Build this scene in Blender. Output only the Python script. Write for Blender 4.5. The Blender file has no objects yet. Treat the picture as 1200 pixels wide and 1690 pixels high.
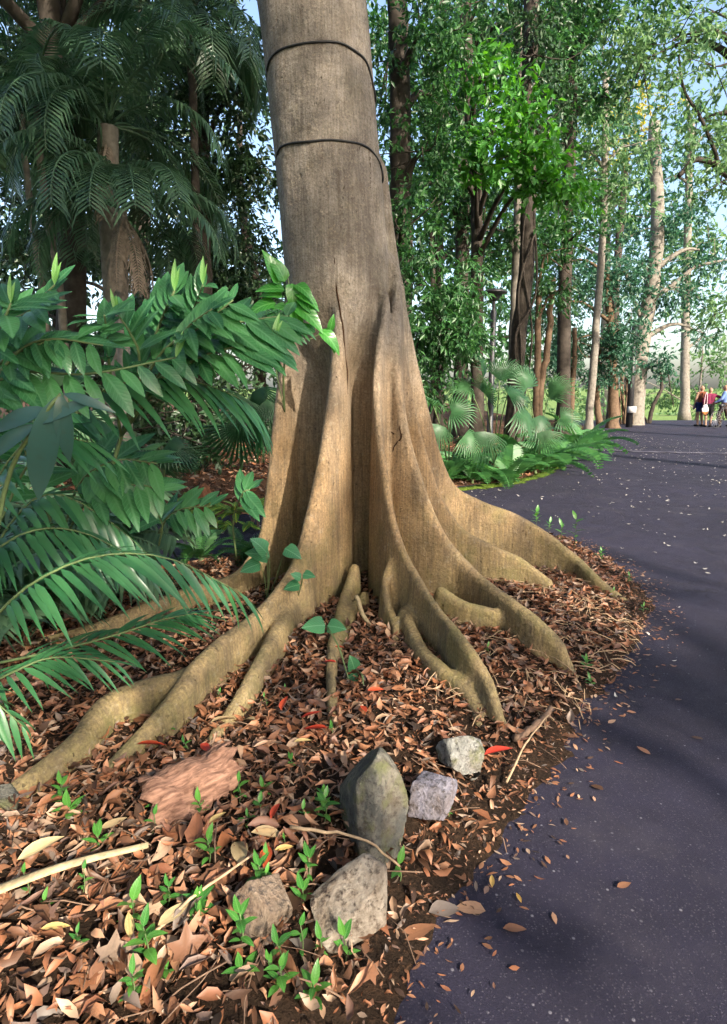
import bpy, math, random
import numpy as np
from mathutils import Vector, Matrix

random.seed(7)
rng = np.random.default_rng(11)
SC = bpy.context.scene
COL = SC.collection
R = math.radians

# ------------------------------------------------------------------ camera, sky, sun, exposure
FPX = 1000.0
PITCH = math.atan(160 / 1000)
CAM = np.array([0.0, 0.0, 1.5])
cd = bpy.data.cameras.new('camera')
cam = bpy.data.objects.new('camera', cd)
COL.objects.link(cam)
cam.location = CAM
cam.rotation_euler = (math.pi / 2 - PITCH, 0, 0)
cd.sensor_fit = 'VERTICAL'
cd.sensor_height = 36.0
cd.lens = 36.0 * FPX / 1690
cd.shift_y = -45 / 1690
cd.clip_start = 0.05
cd.clip_end = 2000
SC.camera = cam

SUN = Vector((0.46, -0.72, 0.51)).normalized()          # direction towards the sun
w = bpy.data.worlds.new('World')
SC.world = w
w.use_nodes = True
sky = w.node_tree.nodes.new('ShaderNodeTexSky')
sky.sky_type = 'NISHITA'
sky.sun_disc = False
sky.sun_elevation = math.asin(SUN.z)
sky.sun_rotation = math.atan2(SUN.x, SUN.y)
sky.air_density = 1.0
sky.dust_density = 3.0
bg = w.node_tree.nodes['Background']
bg.inputs['Strength'].default_value = 0.15
w.node_tree.links.new(sky.outputs['Color'], bg.inputs['Color'])
ld = bpy.data.lights.new('sun', 'SUN')
ld.energy = 4.0
ld.angle = R(1.0)
ld.color = (1.0, 0.9, 0.74)
so = bpy.data.objects.new('sun', ld)
COL.objects.link(so)
so.rotation_euler = SUN.to_track_quat('Z', 'Y').to_euler()
so.location = (20, -20, 30)
SC.view_settings.view_transform = 'Standard'
SC.view_settings.look = 'None'
SC.view_settings.exposure = 1.5
SC.view_settings.gamma = 1.0
SC.render.engine = 'CYCLES'
SC.cycles.use_denoising = True
SC.cycles.max_bounces = 3
SC.cycles.diffuse_bounces = 2
SC.cycles.glossy_bounces = 2
SC.cycles.transparent_max_bounces = 4
SC.cycles.sample_clamp_indirect = 6
SC.cycles.use_adaptive_sampling = True
SC.cycles.adaptive_threshold = 0.03
SC.cycles.adaptive_min_samples = 16

# ------------------------------------------------------------------ helpers
cp, sp = math.cos(PITCH), math.sin(PITCH)


def ray(px, py):
    u = (px - 600) / FPX
    v = (800 - py) / FPX
    return np.array([u, cp + v * sp, -sp + v * cp])


def P(px, py, Y):
    "point seen at a pixel of the photograph, at world distance Y"
    d = ray(px, py)
    return CAM + d * (Y / d[1])


def G(px, py, z=0.0):
    "point of the ground seen at a pixel"
    d = ray(px, py)
    return CAM + d * ((z - CAM[2]) / d[2])


def V(a):
    return Vector((float(a[0]), float(a[1]), float(a[2])))


def link(o, parent=None):
    COL.objects.link(o)
    if parent is not None:
        o.parent = parent
    return o


def tag(o, label=None, cat=None, group=None, kind=None):
    if label:
        o['label'] = label
    if cat:
        o['category'] = cat
    if group:
        o['group'] = group
    if kind:
        o['kind'] = kind
    return o


def empty(name, loc=(0, 0, 0), label=None, cat=None, group=None):
    o = bpy.data.objects.new(name, None)
    o.empty_display_size = 0.1
    COL.objects.link(o)
    o.location = V(loc)
    return tag(o, label, cat, group)


def mesh_data(name, verts, faces, mat=None, smooth=True):
    me = bpy.data.meshes.new(name)
    verts = np.asarray(verts, dtype=np.float32).reshape(-1, 3)
    me.vertices.add(len(verts))
    me.vertices.foreach_set('co', verts.ravel())
    if isinstance(faces, np.ndarray):
        n, k = faces.shape
        me.loops.add(n * k)
        me.loops.foreach_set('vertex_index', faces.astype(np.int32).ravel())
        me.polygons.add(n)
        me.polygons.foreach_set('loop_start', np.arange(0, n * k, k, dtype=np.int32))
    else:
        tot = sum(len(f) for f in faces)
        me.loops.add(tot)
        me.loops.foreach_set('vertex_index', np.array([i for f in faces for i in f], dtype=np.int32))
        st = np.cumsum([0] + [len(f) for f in faces[:-1]]).astype(np.int32)
        me.polygons.add(len(faces))
        me.polygons.foreach_set('loop_start', st)
    me.update(calc_edges=True)
    if smooth:
        me.polygons.foreach_set('use_smooth', np.ones(len(me.polygons), dtype=bool))
    if mat:
        me.materials.append(mat)
    me.validate()
    return me


def mobj(name, verts, faces, mat=None, parent=None, smooth=True):
    o = bpy.data.objects.new(name, mesh_data(name, verts, faces, mat, smooth))
    return link(o, parent)


class MB:
    "collects vertices and faces for one mesh"
    def __init__(s):
        s.v = []
        s.f = []
        s.n = 0

    def add(s, v, f):
        v = np.asarray(v, float).reshape(-1, 3)
        s.v.append(v)
        s.f += [tuple(int(i) + s.n for i in q) for q in f]
        s.n += len(v)

    def tube(s, pts, rad, sides=8, cap=True):
        pts = np.asarray(pts, float)
        n = len(pts)
        rad = np.broadcast_to(np.asarray(rad, float), (n,))
        t = np.gradient(pts, axis=0)
        t /= np.linalg.norm(t, axis=1)[:, None] + 1e-9
        ref = np.array([0, 0, 1.0]) if abs(t[0][2]) < 0.9 else np.array([1.0, 0, 0])
        a = np.cross(t[0], ref)
        a /= np.linalg.norm(a)
        vs = []
        for i in range(n):
            a = a - t[i] * a.dot(t[i])
            a /= np.linalg.norm(a) + 1e-9
            b = np.cross(t[i], a)
            an = np.linspace(0, 2 * math.pi, sides, endpoint=False)
            vs.append(pts[i] + rad[i] * (np.cos(an)[:, None] * a + np.sin(an)[:, None] * b))
        f = []
        for i in range(n - 1):
            for j in range(sides):
                k = (j + 1) % sides
                f.append((i * sides + j, i * sides + k, (i + 1) * sides + k, (i + 1) * sides + j))
        if cap:
            f.append(tuple(range(sides))[::-1])
            f.append(tuple((n - 1) * sides + j for j in range(sides)))
        s.add(np.concatenate(vs), f)
        return s

    def box(s, c, sz, rot=None):
        c = np.asarray(c, float)
        h = np.asarray(sz, float) / 2
        v = np.array([[x, y, z] for x in (-1, 1) for y in (-1, 1) for z in (-1, 1)]) * h
        if rot is not None:
            v = v @ np.array(rot).T
        s.add(v + c, [(0, 1, 3, 2), (4, 6, 7, 5), (0, 4, 5, 1), (2, 3, 7, 6), (0, 2, 6, 4), (1, 5, 7, 3)])
        return s

    def build(s, name, mat, parent=None, smooth=True):
        return mobj(name, np.concatenate(s.v), s.f, mat, parent, smooth)


def spline(pts, n=24):
    "Catmull-Rom through the points (any dimension)"
    p = np.asarray(pts, float)
    if len(p) == 2:
        t = np.linspace(0, 1, n)[:, None]
        return p[0] * (1 - t) + p[1] * t
    q = np.vstack([2 * p[0] - p[1], p, 2 * p[-1] - p[-2]])
    out = []
    m = len(p) - 1
    for u in np.linspace(0, m, n):
        i = min(int(u), m - 1)
        t = u - i
        a, b, c, d = q[i], q[i + 1], q[i + 2], q[i + 3]
        out.append(0.5 * ((2 * b) + (c - a) * t + (2 * a - 5 * b + 4 * c - d) * t * t + (3 * b - a - 3 * c + d) * t ** 3))
    return np.array(out)


def frame(loc, fwd, up=(0, 0, 1), scale=1.0, roll=0.0):
    "matrix: local +Y along fwd, local +Z towards up"
    y = V(fwd).normalized()
    z = V(up)
    x = y.cross(z)
    if x.length < 1e-4:
        x = y.cross(Vector((1, 0.1, 0)))
    x.normalize()
    z = x.cross(y)
    m = Matrix((x, y, z)).transposed().to_4x4()
    if roll:
        m = m @ Matrix.Rotation(roll, 4, 'Y')
    sc = scale if hasattr(scale, '__len__') else (scale, scale, scale)
    m = m @ Matrix.Diagonal((sc[0], sc[1], sc[2], 1))
    m.translation = V(loc)
    return m


def put(name, data, mat4, parent=None):
    o = bpy.data.objects.new(name, data)
    COL.objects.link(o)
    if parent is not None:
        o.parent = parent
        pw = Matrix.Identity(4)
        q = parent
        while q is not None:                              # parents are plain translations or given matrices
            pw = q.matrix_basis @ pw
            q = q.parent
        o.matrix_basis = pw.inverted() @ mat4
    else:
        o.matrix_basis = mat4
    return o


def sines(x, y, z, freq, seed, n=5):
    g = np.random.default_rng(seed)
    o = 0.0
    for _ in range(n):
        k = g.normal(size=3)
        k = k / np.linalg.norm(k) * freq * g.uniform(0.6, 1.5)
        o = o + np.sin(k[0] * x + k[1] * y + k[2] * z + g.uniform(0, 6.28))
    return o / n


def surface_nets(f, lo, h):
    "mesh the zero level of a grid; returns vertices, quads and the grid cell of every vertex"
    sgn = f < 0
    nx, ny, nz = f.shape
    cnt = np.zeros((nx - 1, ny - 1, nz - 1), np.int8)
    offs = [(i, j, k) for i in (0, 1) for j in (0, 1) for k in (0, 1)]
    for i, j, k in offs:
        cnt += sgn[i:nx - 1 + i, j:ny - 1 + j, k:nz - 1 + k]
    act = (cnt > 0) & (cnt < 8)
    ix = np.argwhere(act)
    idx = np.full(act.shape, -1, np.int32)
    idx[act] = np.arange(len(ix))
    c = {o: f[ix[:, 0] + o[0], ix[:, 1] + o[1], ix[:, 2] + o[2]] for o in offs}
    acc = np.zeros((len(ix), 3))
    num = np.zeros(len(ix))
    for a in offs:
        for ax in range(3):
            if a[ax] == 1:
                continue
            b = list(a)
            b[ax] = 1
            b = tuple(b)
            m = (c[a] < 0) != (c[b] < 0)
            t = np.where(m, c[a] / np.where(m, c[a] - c[b], 1), 0)
            p = np.tile(np.array(a, float), (len(ix), 1))
            p[:, ax] = t
            acc += p * m[:, None]
            num += m
    v = lo + h * (ix + acc / num[:, None])
    quads = []
    for ax in range(3):
        s0 = [slice(None)] * 3
        s1 = [slice(None)] * 3
        s0[ax] = slice(0, -1)
        s1[ax] = slice(1, None)
        a = sgn[tuple(s0)]
        b = sgn[tuple(s1)]
        for flip, m in ((False, a & ~b), (True, ~a & b)):
            e = np.argwhere(m)
            o1, o2 = (ax + 1) % 3, (ax + 2) % 3
            ok = (e[:, o1] > 0) & (e[:, o2] > 0) & (e[:, o1] < idx.shape[o1]) & (e[:, o2] < idx.shape[o2])
            e = e[ok]
            q = []
            for d1, d2 in ((-1, -1), (0, -1), (0, 0), (-1, 0)):
                g = e.copy()
                g[:, o1] += d1
                g[:, o2] += d2
                q.append(idx[g[:, 0], g[:, 1], g[:, 2]])
            q = np.stack(q, 1)
            quads.append(q[:, ::-1] if flip else q)
    return v, np.concatenate(quads), ix


def sdf_mesh(fn, lo, hi, h):
    lo = np.array(lo, float)
    n = np.ceil((np.array(hi) - lo) / h).astype(int) + 1
    ax = [lo[i] + h * np.arange(n[i]) for i in range(3)]
    x, y, z = np.meshgrid(*ax, indexing='ij')
    v, q, _ = surface_nets(fn(x, y, z), lo, h)
    return v, q


def smin(a, b, k):
    hh = np.clip(0.5 + 0.5 * (b - a) / k, 0, 1)
    return b * (1 - hh) + a * hh - k * hh * (1 - hh)


def capsule(x, y, z, a, b, ra, rb):
    a = np.asarray(a, float)
    b = np.asarray(b, float)
    d = b - a
    t = np.clip(((x - a[0]) * d[0] + (y - a[1]) * d[1] + (z - a[2]) * d[2]) / d.dot(d), 0, 1)
    return np.sqrt((x - a[0] - t * d[0]) ** 2 + (y - a[1] - t * d[1]) ** 2 + (z - a[2] - t * d[2]) ** 2) - (ra + (rb - ra) * t)


# ------------------------------------------------------------------ materials
class NT:
    def __init__(s, name):
        s.m = bpy.data.materials.new(name)
        s.m.use_nodes = True
        s.t = s.m.node_tree
        s.b = s.t.nodes['Principled BSDF']
        s.out = s.t.nodes['Material Output']

    def n(s, typ, **kw):
        nd = s.t.nodes.new(typ)
        for k, v in kw.items():
            if k.startswith('i_'):
                nd.inputs[k[2:].replace('_', ' ')].default_value = v
            else:
                setattr(nd, k, v)
        return nd

    def l(s, a, b):
        s.t.links.new(a, b)

    def coord(s, scale=(1, 1, 1), kind='Object'):
        tc = s.n('ShaderNodeTexCoord')
        mp = s.n('ShaderNodeMapping')
        mp.inputs['Scale'].default_value = scale
        s.l(tc.outputs[kind], mp.inputs['Vector'])
        return mp.outputs['Vector']

    def noise(s, vec, scale, detail=4, rough=0.55):
        nd = s.n('ShaderNodeTexNoise')
        nd.inputs['Scale'].default_value = scale
        nd.inputs['Detail'].default_value = detail
        nd.inputs['Roughness'].default_value = rough
        s.l(vec, nd.inputs['Vector'])
        return nd.outputs['Fac']

    def ramp(s, fac, stops):
        r = s.n('ShaderNodeValToRGB')
        e = r.color_ramp.elements
        while len(e) < len(stops):
            e.new(0.5)
        for i, (p, c) in enumerate(stops):
            e[i].position = p
            e[i].color = (c[0], c[1], c[2], 1) if hasattr(c, '__len__') else (c, c, c, 1)
        s.l(fac, r.inputs['Fac'])
        return r.outputs['Color']

    def mix(s, fac, a, b, blend='MIX'):
        m = s.n('ShaderNodeMix', data_type='RGBA', blend_type=blend)
        for sock, v in ((m.inputs[0], fac), (m.inputs[6], a), (m.inputs[7], b)):
            if isinstance(v, (int, float)):
                sock.default_value = v
            elif isinstance(v, tuple):
                sock.default_value = (v[0], v[1], v[2], 1)
            else:
                s.l(v, sock)
        return m.outputs[2]

    def math(s, op, a, b=None):
        m = s.n('ShaderNodeMath', operation=op)
        for i, v in enumerate((a, b)):
            if v is None:
                continue
            if isinstance(v, (int, float)):
                m.inputs[i].default_value = v
            else:
                s.l(v, m.inputs[i])
        return m.outputs[0]

    def bump(s, hgt, strength=0.4, dist=0.01, prev=None):
        b = s.n('ShaderNodeBump')
        b.inputs['Strength'].default_value = strength
        b.inputs['Distance'].default_value = dist
        s.l(hgt, b.inputs['Height'])
        if prev:
            s.l(prev, b.inputs['Normal'])
        return b.outputs['Normal']

    def fin(s, col=None, rough=0.8, spec=0.3, normal=None):
        if col is not None:
            if isinstance(col, tuple):
                s.b.inputs['Base Color'].default_value = (col[0], col[1], col[2], 1)
            else:
                s.l(col, s.b.inputs['Base Color'])
        if isinstance(rough, (int, float)):
            s.b.inputs['Roughness'].default_value = rough
        else:
            s.l(rough, s.b.inputs['Roughness'])
        s.b.inputs['Specular IOR Level'].default_value = spec
        if normal is not None:
            s.l(normal, s.b.inputs['Normal'])
        return s.m


def leaf_mat(name, a, b, rough=0.4, trans=0.3, island=False, vein=None, vein_scale=60.0, spec=0.5, tcol=None, palette=None):
    "leaf: colour between a and b from leaf to leaf, optional side veins along the blade, light passing through"
    k = NT(name)
    if island:
        g = k.n('ShaderNodeNewGeometry').outputs['Random Per Island']
    else:
        g = k.n('ShaderNodeObjectInfo').outputs['Random']
    col = k.ramp(g, [(i / (len(palette) - 1), c) for i, c in enumerate(palette)]) if palette else k.mix(g, a, b)
    bl = k.noise(k.coord((1, 1, 1)), 7.0 if not island else 30.0, 4, 0.6)
    col = k.mix(k.math('MULTIPLY', k.ramp(bl, [(0.5, 0.0), (0.72, 1.0)]), 0.35), col, k.mix(0.6, col, (0.05, 0.04, 0.015)))
    nrm = None
    if vein:
        tc = k.n('ShaderNodeTexCoord')
        sx = k.n('ShaderNodeSeparateXYZ')
        k.l(tc.outputs['Object'], sx.inputs[0])
        ax = k.math('ABSOLUTE', sx.outputs['X'])
        t = k.math('SUBTRACT', sx.outputs['Y'], k.math('MULTIPLY', ax, 1.1))
        wv = k.math('SINE', k.math('MULTIPLY', t, vein_scale * 6.283))
        side = k.ramp(wv, [(0.84, 0.0), (1.0, 0.8)])
        mid = k.ramp(ax, [(0.010, 1.0), (0.03, 0.0)])
        m2 = k.math('MAXIMUM', side, mid)
        col = k.mix(k.math('MULTIPLY', m2, vein[3]), col, tuple(vein[:3]))
        nrm = k.bump(wv, vein[3] * 0.16, 0.004)
    k.fin(col, rough, spec, nrm)
    if trans:
        tr = k.n('ShaderNodeBsdfTranslucent')
        if tcol:
            tr.inputs['Color'].default_value = (*tcol, 1)
        else:
            hs = k.n('ShaderNodeHueSaturation')
            hs.inputs['Hue'].default_value = 0.48
            hs.inputs['Saturation'].default_value = 1.15
            hs.inputs['Value'].default_value = 1.9
            k.l(col, hs.inputs['Color'])
            k.l(hs.outputs[0], tr.inputs['Color'])
        mx = k.n('ShaderNodeMixShader')
        mx.inputs[0].default_value = trans
        k.l(k.b.outputs[0], mx.inputs[1])
        k.l(tr.outputs[0], mx.inputs[2])
        k.l(mx.outputs[0], k.out.inputs['Surface'])
    return k.m


def plain(name, col, rough=0.7, spec=0.3, var=0.25, scale=20, bump=0.0):
    k = NT(name)
    v = k.coord()
    n = k.noise(v, scale, 5)
    c = k.mix(k.ramp(n, [(0.3, 0.0), (0.7, 1.0)]), tuple(x * (1 - var) for x in col), tuple(min(1, x * (1 + var)) for x in col))
    nr = k.bump(n, bump, 0.02) if bump else None
    return k.fin(c, rough, spec, nr)


def bark_main():
    k = NT('buttress_bark')
    v = k.coord()
    big = k.noise(v, 2.2, 5, 0.6)
    med = k.noise(v, 9, 5, 0.6)
    streak = k.noise(k.coord((70, 70, 3.5)), 1.0, 4, 0.6)
    sep = k.n('ShaderNodeSeparateXYZ')
    k.l(v, sep.inputs[0])
    zz = k.math('ADD', sep.outputs['Z'], k.math('MULTIPLY', k.math('SUBTRACT', big, 0.5), 1.6))
    up = k.ramp(k.math('MULTIPLY', zz, 0.25), [(0.22, 0.0), (0.52, 1.0)])
    tan = k.mix(k.ramp(big, [(0.35, 0.0), (0.65, 1.0)]), (0.28, 0.180, 0.092), (0.40, 0.268, 0.142))
    grey = k.mix(k.ramp(med, [(0.35, 0.0), (0.65, 1.0)]), (0.165, 0.142, 0.122), (0.275, 0.238, 0.20))
    col = k.mix(up, tan, grey)
    # algae on the low roots, patchy
    low = k.ramp(k.math('ADD', sep.outputs['Z'], k.math('MULTIPLY', k.math('SUBTRACT', med, 0.5), 0.9)), [(0.05, 1.0), (0.75, 0.0)])
    alg = k.mix(med, (0.145, 0.130, 0.050), (0.30, 0.245, 0.105))
    col = k.mix(k.math('MULTIPLY', low, 0.72), col, alg)
    # pale lichen and grime blotches
    blot = k.ramp(k.noise(v, 5.5, 6, 0.65), [(0.52, 0.0), (0.70, 1.0)])
    col = k.mix(k.math('MULTIPLY', blot, 0.45), col, (0.15, 0.115, 0.075))
    col = k.mix(k.math('MULTIPLY', k.ramp(streak, [(0.38, 1.0), (0.58, 0.0)]), 0.5), col, (0.10, 0.078, 0.056))
    speck = k.noise(v, 75, 6, 0.75)
    col = k.mix(k.math('MULTIPLY', k.ramp(speck, [(0.36, 1.0), (0.50, 0.0)]), 0.6), col, (0.07, 0.05, 0.034))
    col = k.mix(k.math('MULTIPLY', k.ramp(speck, [(0.56, 0.0), (0.68, 1.0)]), 0.45), col, (0.50, 0.40, 0.26))
    ridge = k.noise(k.coord((5, 5, 60)), 1.0, 4, 0.6)
    col = k.mix(k.math('MULTIPLY', k.ramp(ridge, [(0.60, 0.0), (0.70, 1.0)]), 0.35), col, (0.12, 0.085, 0.055))
    drip = k.noise(k.coord((7, 7, 0.55)), 1.0, 5, 0.65)
    col = k.mix(k.math('MULTIPLY', k.ramp(drip, [(0.50, 0.0), (0.68, 1.0)]), 0.55), col, (0.085, 0.066, 0.050))
    pale = k.ramp(k.noise(v, 24, 5, 0.7), [(0.58, 0.0), (0.72, 1.0)])
    col = k.mix(k.math('MULTIPLY', pale, 0.35), col, (0.46, 0.41, 0.31))
    mossy = k.math('MULTIPLY', k.ramp(k.noise(v, 3.1, 6, 0.7), [(0.50, 0.0), (0.64, 1.0)]), k.ramp(sep.outputs['Z'], [(0.1, 1.0), (0.9, 0.15)]))
    col = k.mix(k.math('MULTIPLY', mossy, 0.5), col, (0.115, 0.12, 0.035))
    # dark lenticels: irregular specks
    vo = k.n('ShaderNodeTexVoronoi')
    vo.inputs['Scale'].default_value = 1.0
    vo.inputs['Randomness'].default_value = 1.0
    wv = k.n('ShaderNodeVectorMath', operation='ADD')
    dn = k.n('ShaderNodeTexNoise')
    dn.inputs['Scale'].default_value = 14
    k.l(v, dn.inputs['Vector'])
    sc = k.n('ShaderNodeVectorMath', operation='SCALE')
    sc.inputs['Scale'].default_value = 1.3
    k.l(dn.outputs['Color'], sc.inputs[0])
    k.l(k.coord((26, 26, 15)), wv.inputs[0])
    k.l(sc.outputs[0], wv.inputs[1])
    k.l(wv.outputs[0], vo.inputs['Vector'])
    keep = k.ramp(k.noise(v, 4.3, 3), [(0.50, 0.0), (0.62, 1.0)])
    sp1 = k.math('MULTIPLY', k.ramp(vo.outputs['Distance'], [(0.08, 1.0), (0.20, 0.0)]), keep)
    sp2 = k.ramp(k.noise(k.coord((34, 34, 17)), 1.0, 3, 0.6), [(0.70, 0.0), (0.76, 1.0)])
    spot = k.math('MAXIMUM', k.math('MULTIPLY', sp1, 0.7), sp2)
    col = k.mix(k.math('MULTIPLY', spot, 0.85), col, (0.045, 0.028, 0.016))
    fine = k.noise(v, 60, 5, 0.7)
    h = k.math('ADD', k.math('MULTIPLY', streak, 0.5), k.math('MULTIPLY', fine, 0.6))
    h = k.math('SUBTRACT', h, k.math('MULTIPLY', spot, 1.2))
    n1 = k.bump(h, 0.8, 0.008)
    n2 = k.bump(k.noise(v, 12, 6, 0.7), 0.6, 0.035, n1)
    return k.fin(col, 0.82, 0.25, n2)


def asphalt_mat():
    k = NT('asphalt')
    v = k.coord()
    big = k.noise(v, 0.55, 5, 0.6)
    med = k.noise(v, 5, 4)
    fine = k.noise(v, 420, 3, 0.8)
    col = k.mix(k.ramp(big, [(0.35, 0.0), (0.65, 1.0)]), (0.0135, 0.0115, 0.0255), (0.027, 0.0235, 0.047))
    col = k.mix(k.math('MULTIPLY', k.ramp(med, [(0.4, 0.0), (0.7, 1.0)]), 0.5), col, (0.020, 0.018, 0.029))
    col = k.mix(k.ramp(fine, [(0.35, 0.0), (0.65, 1.0)]), k.mix(0.5, col, (0.012, 0.011, 0.018)), col)
    vo = k.n('ShaderNodeTexVoronoi')
    vo.inputs['Scale'].default_value = 55
    k.l(v, vo.inputs['Vector'])
    sparse = k.ramp(vo.outputs['Color'], [(0.84, 0.0), (0.90, 1.0)])
    chip = k.math('MULTIPLY', k.ramp(vo.outputs['Distance'], [(0.16, 1.0), (0.30, 0.0)]), sparse)
    col = k.mix(k.math('MULTIPLY', chip, 0.7), col, (0.20, 0.19, 0.22))
    wob = k.n('ShaderNodeTexNoise')
    wob.inputs['Scale'].default_value = 3.0
    wob.inputs['Detail'].default_value = 6
    k.l(v, wob.inputs['Vector'])
    wa = k.n('ShaderNodeVectorMath', operation='ADD')
    k.l(v, wa.inputs[0])
    k.l(wob.outputs['Color'], wa.inputs[1])
    ve = k.n('ShaderNodeTexVoronoi', feature='DISTANCE_TO_EDGE')
    ve.inputs['Scale'].default_value = 0.55
    k.l(wa.outputs[0], ve.inputs['Vector'])
    crack = k.math('MULTIPLY', k.ramp(ve.outputs['Distance'], [(0.002, 1.0), (0.009, 0.0)]), k.ramp(big, [(0.48, 0.0), (0.56, 1.0)]))
    col = k.mix(k.math('MULTIPLY', crack, 0.8), col, (0.008, 0.007, 0.010))
    dirt = k.ramp(k.noise(v, 1.7, 7, 0.7), [(0.52, 0.0), (0.72, 1.0)])
    col = k.mix(k.math('MULTIPLY', dirt, 0.4), col, (0.058, 0.051, 0.062))
    vo2 = k.n('ShaderNodeTexVoronoi')
    vo2.inputs['Scale'].default_value = 130
    k.l(v, vo2.inputs['Vector'])
    agg = k.math('MULTIPLY', k.ramp(vo2.outputs['Distance'], [(0.2, 1.0), (0.4, 0.0)]), k.ramp(vo2.outputs['Color'], [(0.4, 0.0), (0.8, 1.0)]))
    col = k.mix(k.math('MULTIPLY', agg, 0.6), col, (0.085, 0.078, 0.10))
    n = k.bump(k.math('SUBTRACT', k.math('ADD', k.math('ADD', fine, k.math('MULTIPLY', agg, 0.6)), k.math('MULTIPLY', chip, 0.4)), crack), 0.7, 0.004)
    return k.fin(col, k.ramp(med, [(0.3, 0.72), (0.7, 0.9)]), 0.25, n)


def soil_mat(name, a, b, c):
    k = NT(name)
    v = k.coord()
    n1 = k.noise(v, 3, 5)
    n2 = k.noise(v, 45, 6, 0.7)
    col = k.mix(k.ramp(n1, [(0.4, 0.0), (0.62, 1.0)]), a, b)
    col = k.mix(k.ramp(n2, [(0.52, 0.0), (0.68, 1.0)]), col, c)
    return k.fin(col, 0.95, 0.1, k.bump(n2, 1.0, 0.03))


def rock_mat(name, a, b, moss=None, dark=(0.05, 0.045, 0.045)):
    k = NT(name)
    v = k.coord()
    n1 = k.noise(v, 9, 6, 0.65)
    n2 = k.noise(v, 55, 6, 0.7)
    col = k.mix(k.ramp(n1, [(0.38, 0.0), (0.62, 1.0)]), a, b)
    col = k.mix(k.ramp(n2, [(0.50, 0.0), (0.66, 1.0)]), col, dark)
    col = k.mix(k.math('MULTIPLY', k.ramp(k.noise(v, 6, 6, 0.7), [(0.48, 0.0), (0.62, 1.0)]), 0.6), col, (0.075, 0.05, 0.032))
    if moss:
        col = k.mix(k.math('MULTIPLY', k.ramp(k.noise(v, 13, 4), [(0.5, 0.0), (0.65, 1.0)]), 0.7), col, moss)
    return k.fin(col, 0.9, 0.2, k.bump(k.math('ADD', n1, k.math('MULTIPLY', n2, 0.6)), 1.0, 0.03))


M = {}
M['bark'] = bark_main()
M['asphalt'] = asphalt_mat()
M['soil'] = soil_mat('bed_soil', (0.020, 0.013, 0.009), (0.036, 0.022, 0.014), (0.075, 0.042, 0.025))
M['forest_soil'] = soil_mat('forest_soil', (0.05, 0.028, 0.016), (0.10, 0.052, 0.03), (0.17, 0.085, 0.045))
M['lawn'] = soil_mat('lawn_grass', (0.13, 0.20, 0.06), (0.18, 0.25, 0.08), (0.10, 0.16, 0.05))
M['moss'] = soil_mat('moss_green', (0.06, 0.10, 0.015), (0.10, 0.15, 0.02), (0.04, 0.05, 0.015))
LITTER_PAL = [(0.026, 0.016, 0.011), (0.085, 0.040, 0.021), (0.16, 0.072, 0.037), (0.25, 0.112, 0.056), (0.34, 0.165, 0.088), (0.42, 0.28, 0.185), (0.14, 0.112, 0.097), (0.21, 0.080, 0.040), (0.31, 0.128, 0.058), (0.055, 0.031, 0.020)]
M['brown_leaf'] = leaf_mat('dead_leaf_brown', (0.10, 0.040, 0.018), (0.36, 0.17, 0.080), 0.55, 0.12, False, (0.07, 0.03, 0.015, 0.14), 8, palette=LITTER_PAL)
M['litter'] = leaf_mat('dead_leaf_mass', (0.06, 0.026, 0.013), (0.38, 0.175, 0.080), 0.55, 0.1, True, palette=LITTER_PAL)
M['litter_pale'] = leaf_mat('dead_leaf_pale', (0.34, 0.24, 0.13), (0.46, 0.36, 0.19), 0.6, 0.1, False, (0.2, 0.12, 0.06, 0.16), 8)
M['red_leaf'] = leaf_mat('red_fallen_leaf', (0.52, 0.035, 0.02), (0.62, 0.12, 0.04), 0.45, 0.2, False, (0.3, 0.03, 0.02, 0.4), 8)
M['yellow_leaf'] = leaf_mat('yellow_fallen_leaf', (0.50, 0.30, 0.07), (0.52, 0.42, 0.20), 0.5, 0.2, False, (0.3, 0.2, 0.06, 0.4), 8)
M['fleck'] = leaf_mat('pale_petal', (0.30, 0.28, 0.26), (0.55, 0.52, 0.48), 0.7, 0.0, True)
M['straw'] = plain('dry_straw', (0.34, 0.24, 0.15), 0.7, 0.2, 0.35, 40)
M['twig'] = plain('twig_bark', (0.15, 0.095, 0.065), 0.8, 0.2, 0.4, 30)
M['petiole'] = plain('dry_petiole', (0.34, 0.265, 0.155), 0.6, 0.3, 0.45, 26, 0.3)
M['slab'] = NT('bark_slab').m
M['seedling'] = leaf_mat('seedling_green', (0.035, 0.15, 0.028), (0.085, 0.25, 0.04), 0.32, 0.3, False, (0.14, 0.33, 0.09, 0.5), 8)
M['heart'] = leaf_mat('heart_leaf', (0.03, 0.13, 0.055), (0.05, 0.17, 0.075), 0.3, 0.25, False, (0.16, 0.32, 0.18, 0.6), 8)
M['shrub_leaf'] = leaf_mat('shrub_leaf', (0.026, 0.105, 0.042), (0.062, 0.190, 0.066), 0.24, 0.28, False, (0.10, 0.24, 0.11, 0.5), 11)
M['shoot'] = leaf_mat('young_shoot', (0.11, 0.30, 0.06), (0.17, 0.36, 0.10), 0.35, 0.3, False, (0.3, 0.5, 0.2, 0.5), 11)
M['palm_leaf'] = leaf_mat('palm_leaflet', (0.022, 0.095, 0.038), (0.05, 0.16, 0.06), 0.3, 0.22, False)
M['palm_far'] = leaf_mat('palm_frond_far', (0.035, 0.085, 0.04), (0.09, 0.165, 0.09), 0.33, 0.25, True)
M['fan'] = leaf_mat('fan_palm_leaf', (0.016, 0.062, 0.024), (0.050, 0.135, 0.050), 0.45, 0.3, False)
M['fern'] = leaf_mat('fern_frond', (0.035, 0.13, 0.04), (0.07, 0.20, 0.055), 0.45, 0.3, True)
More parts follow.
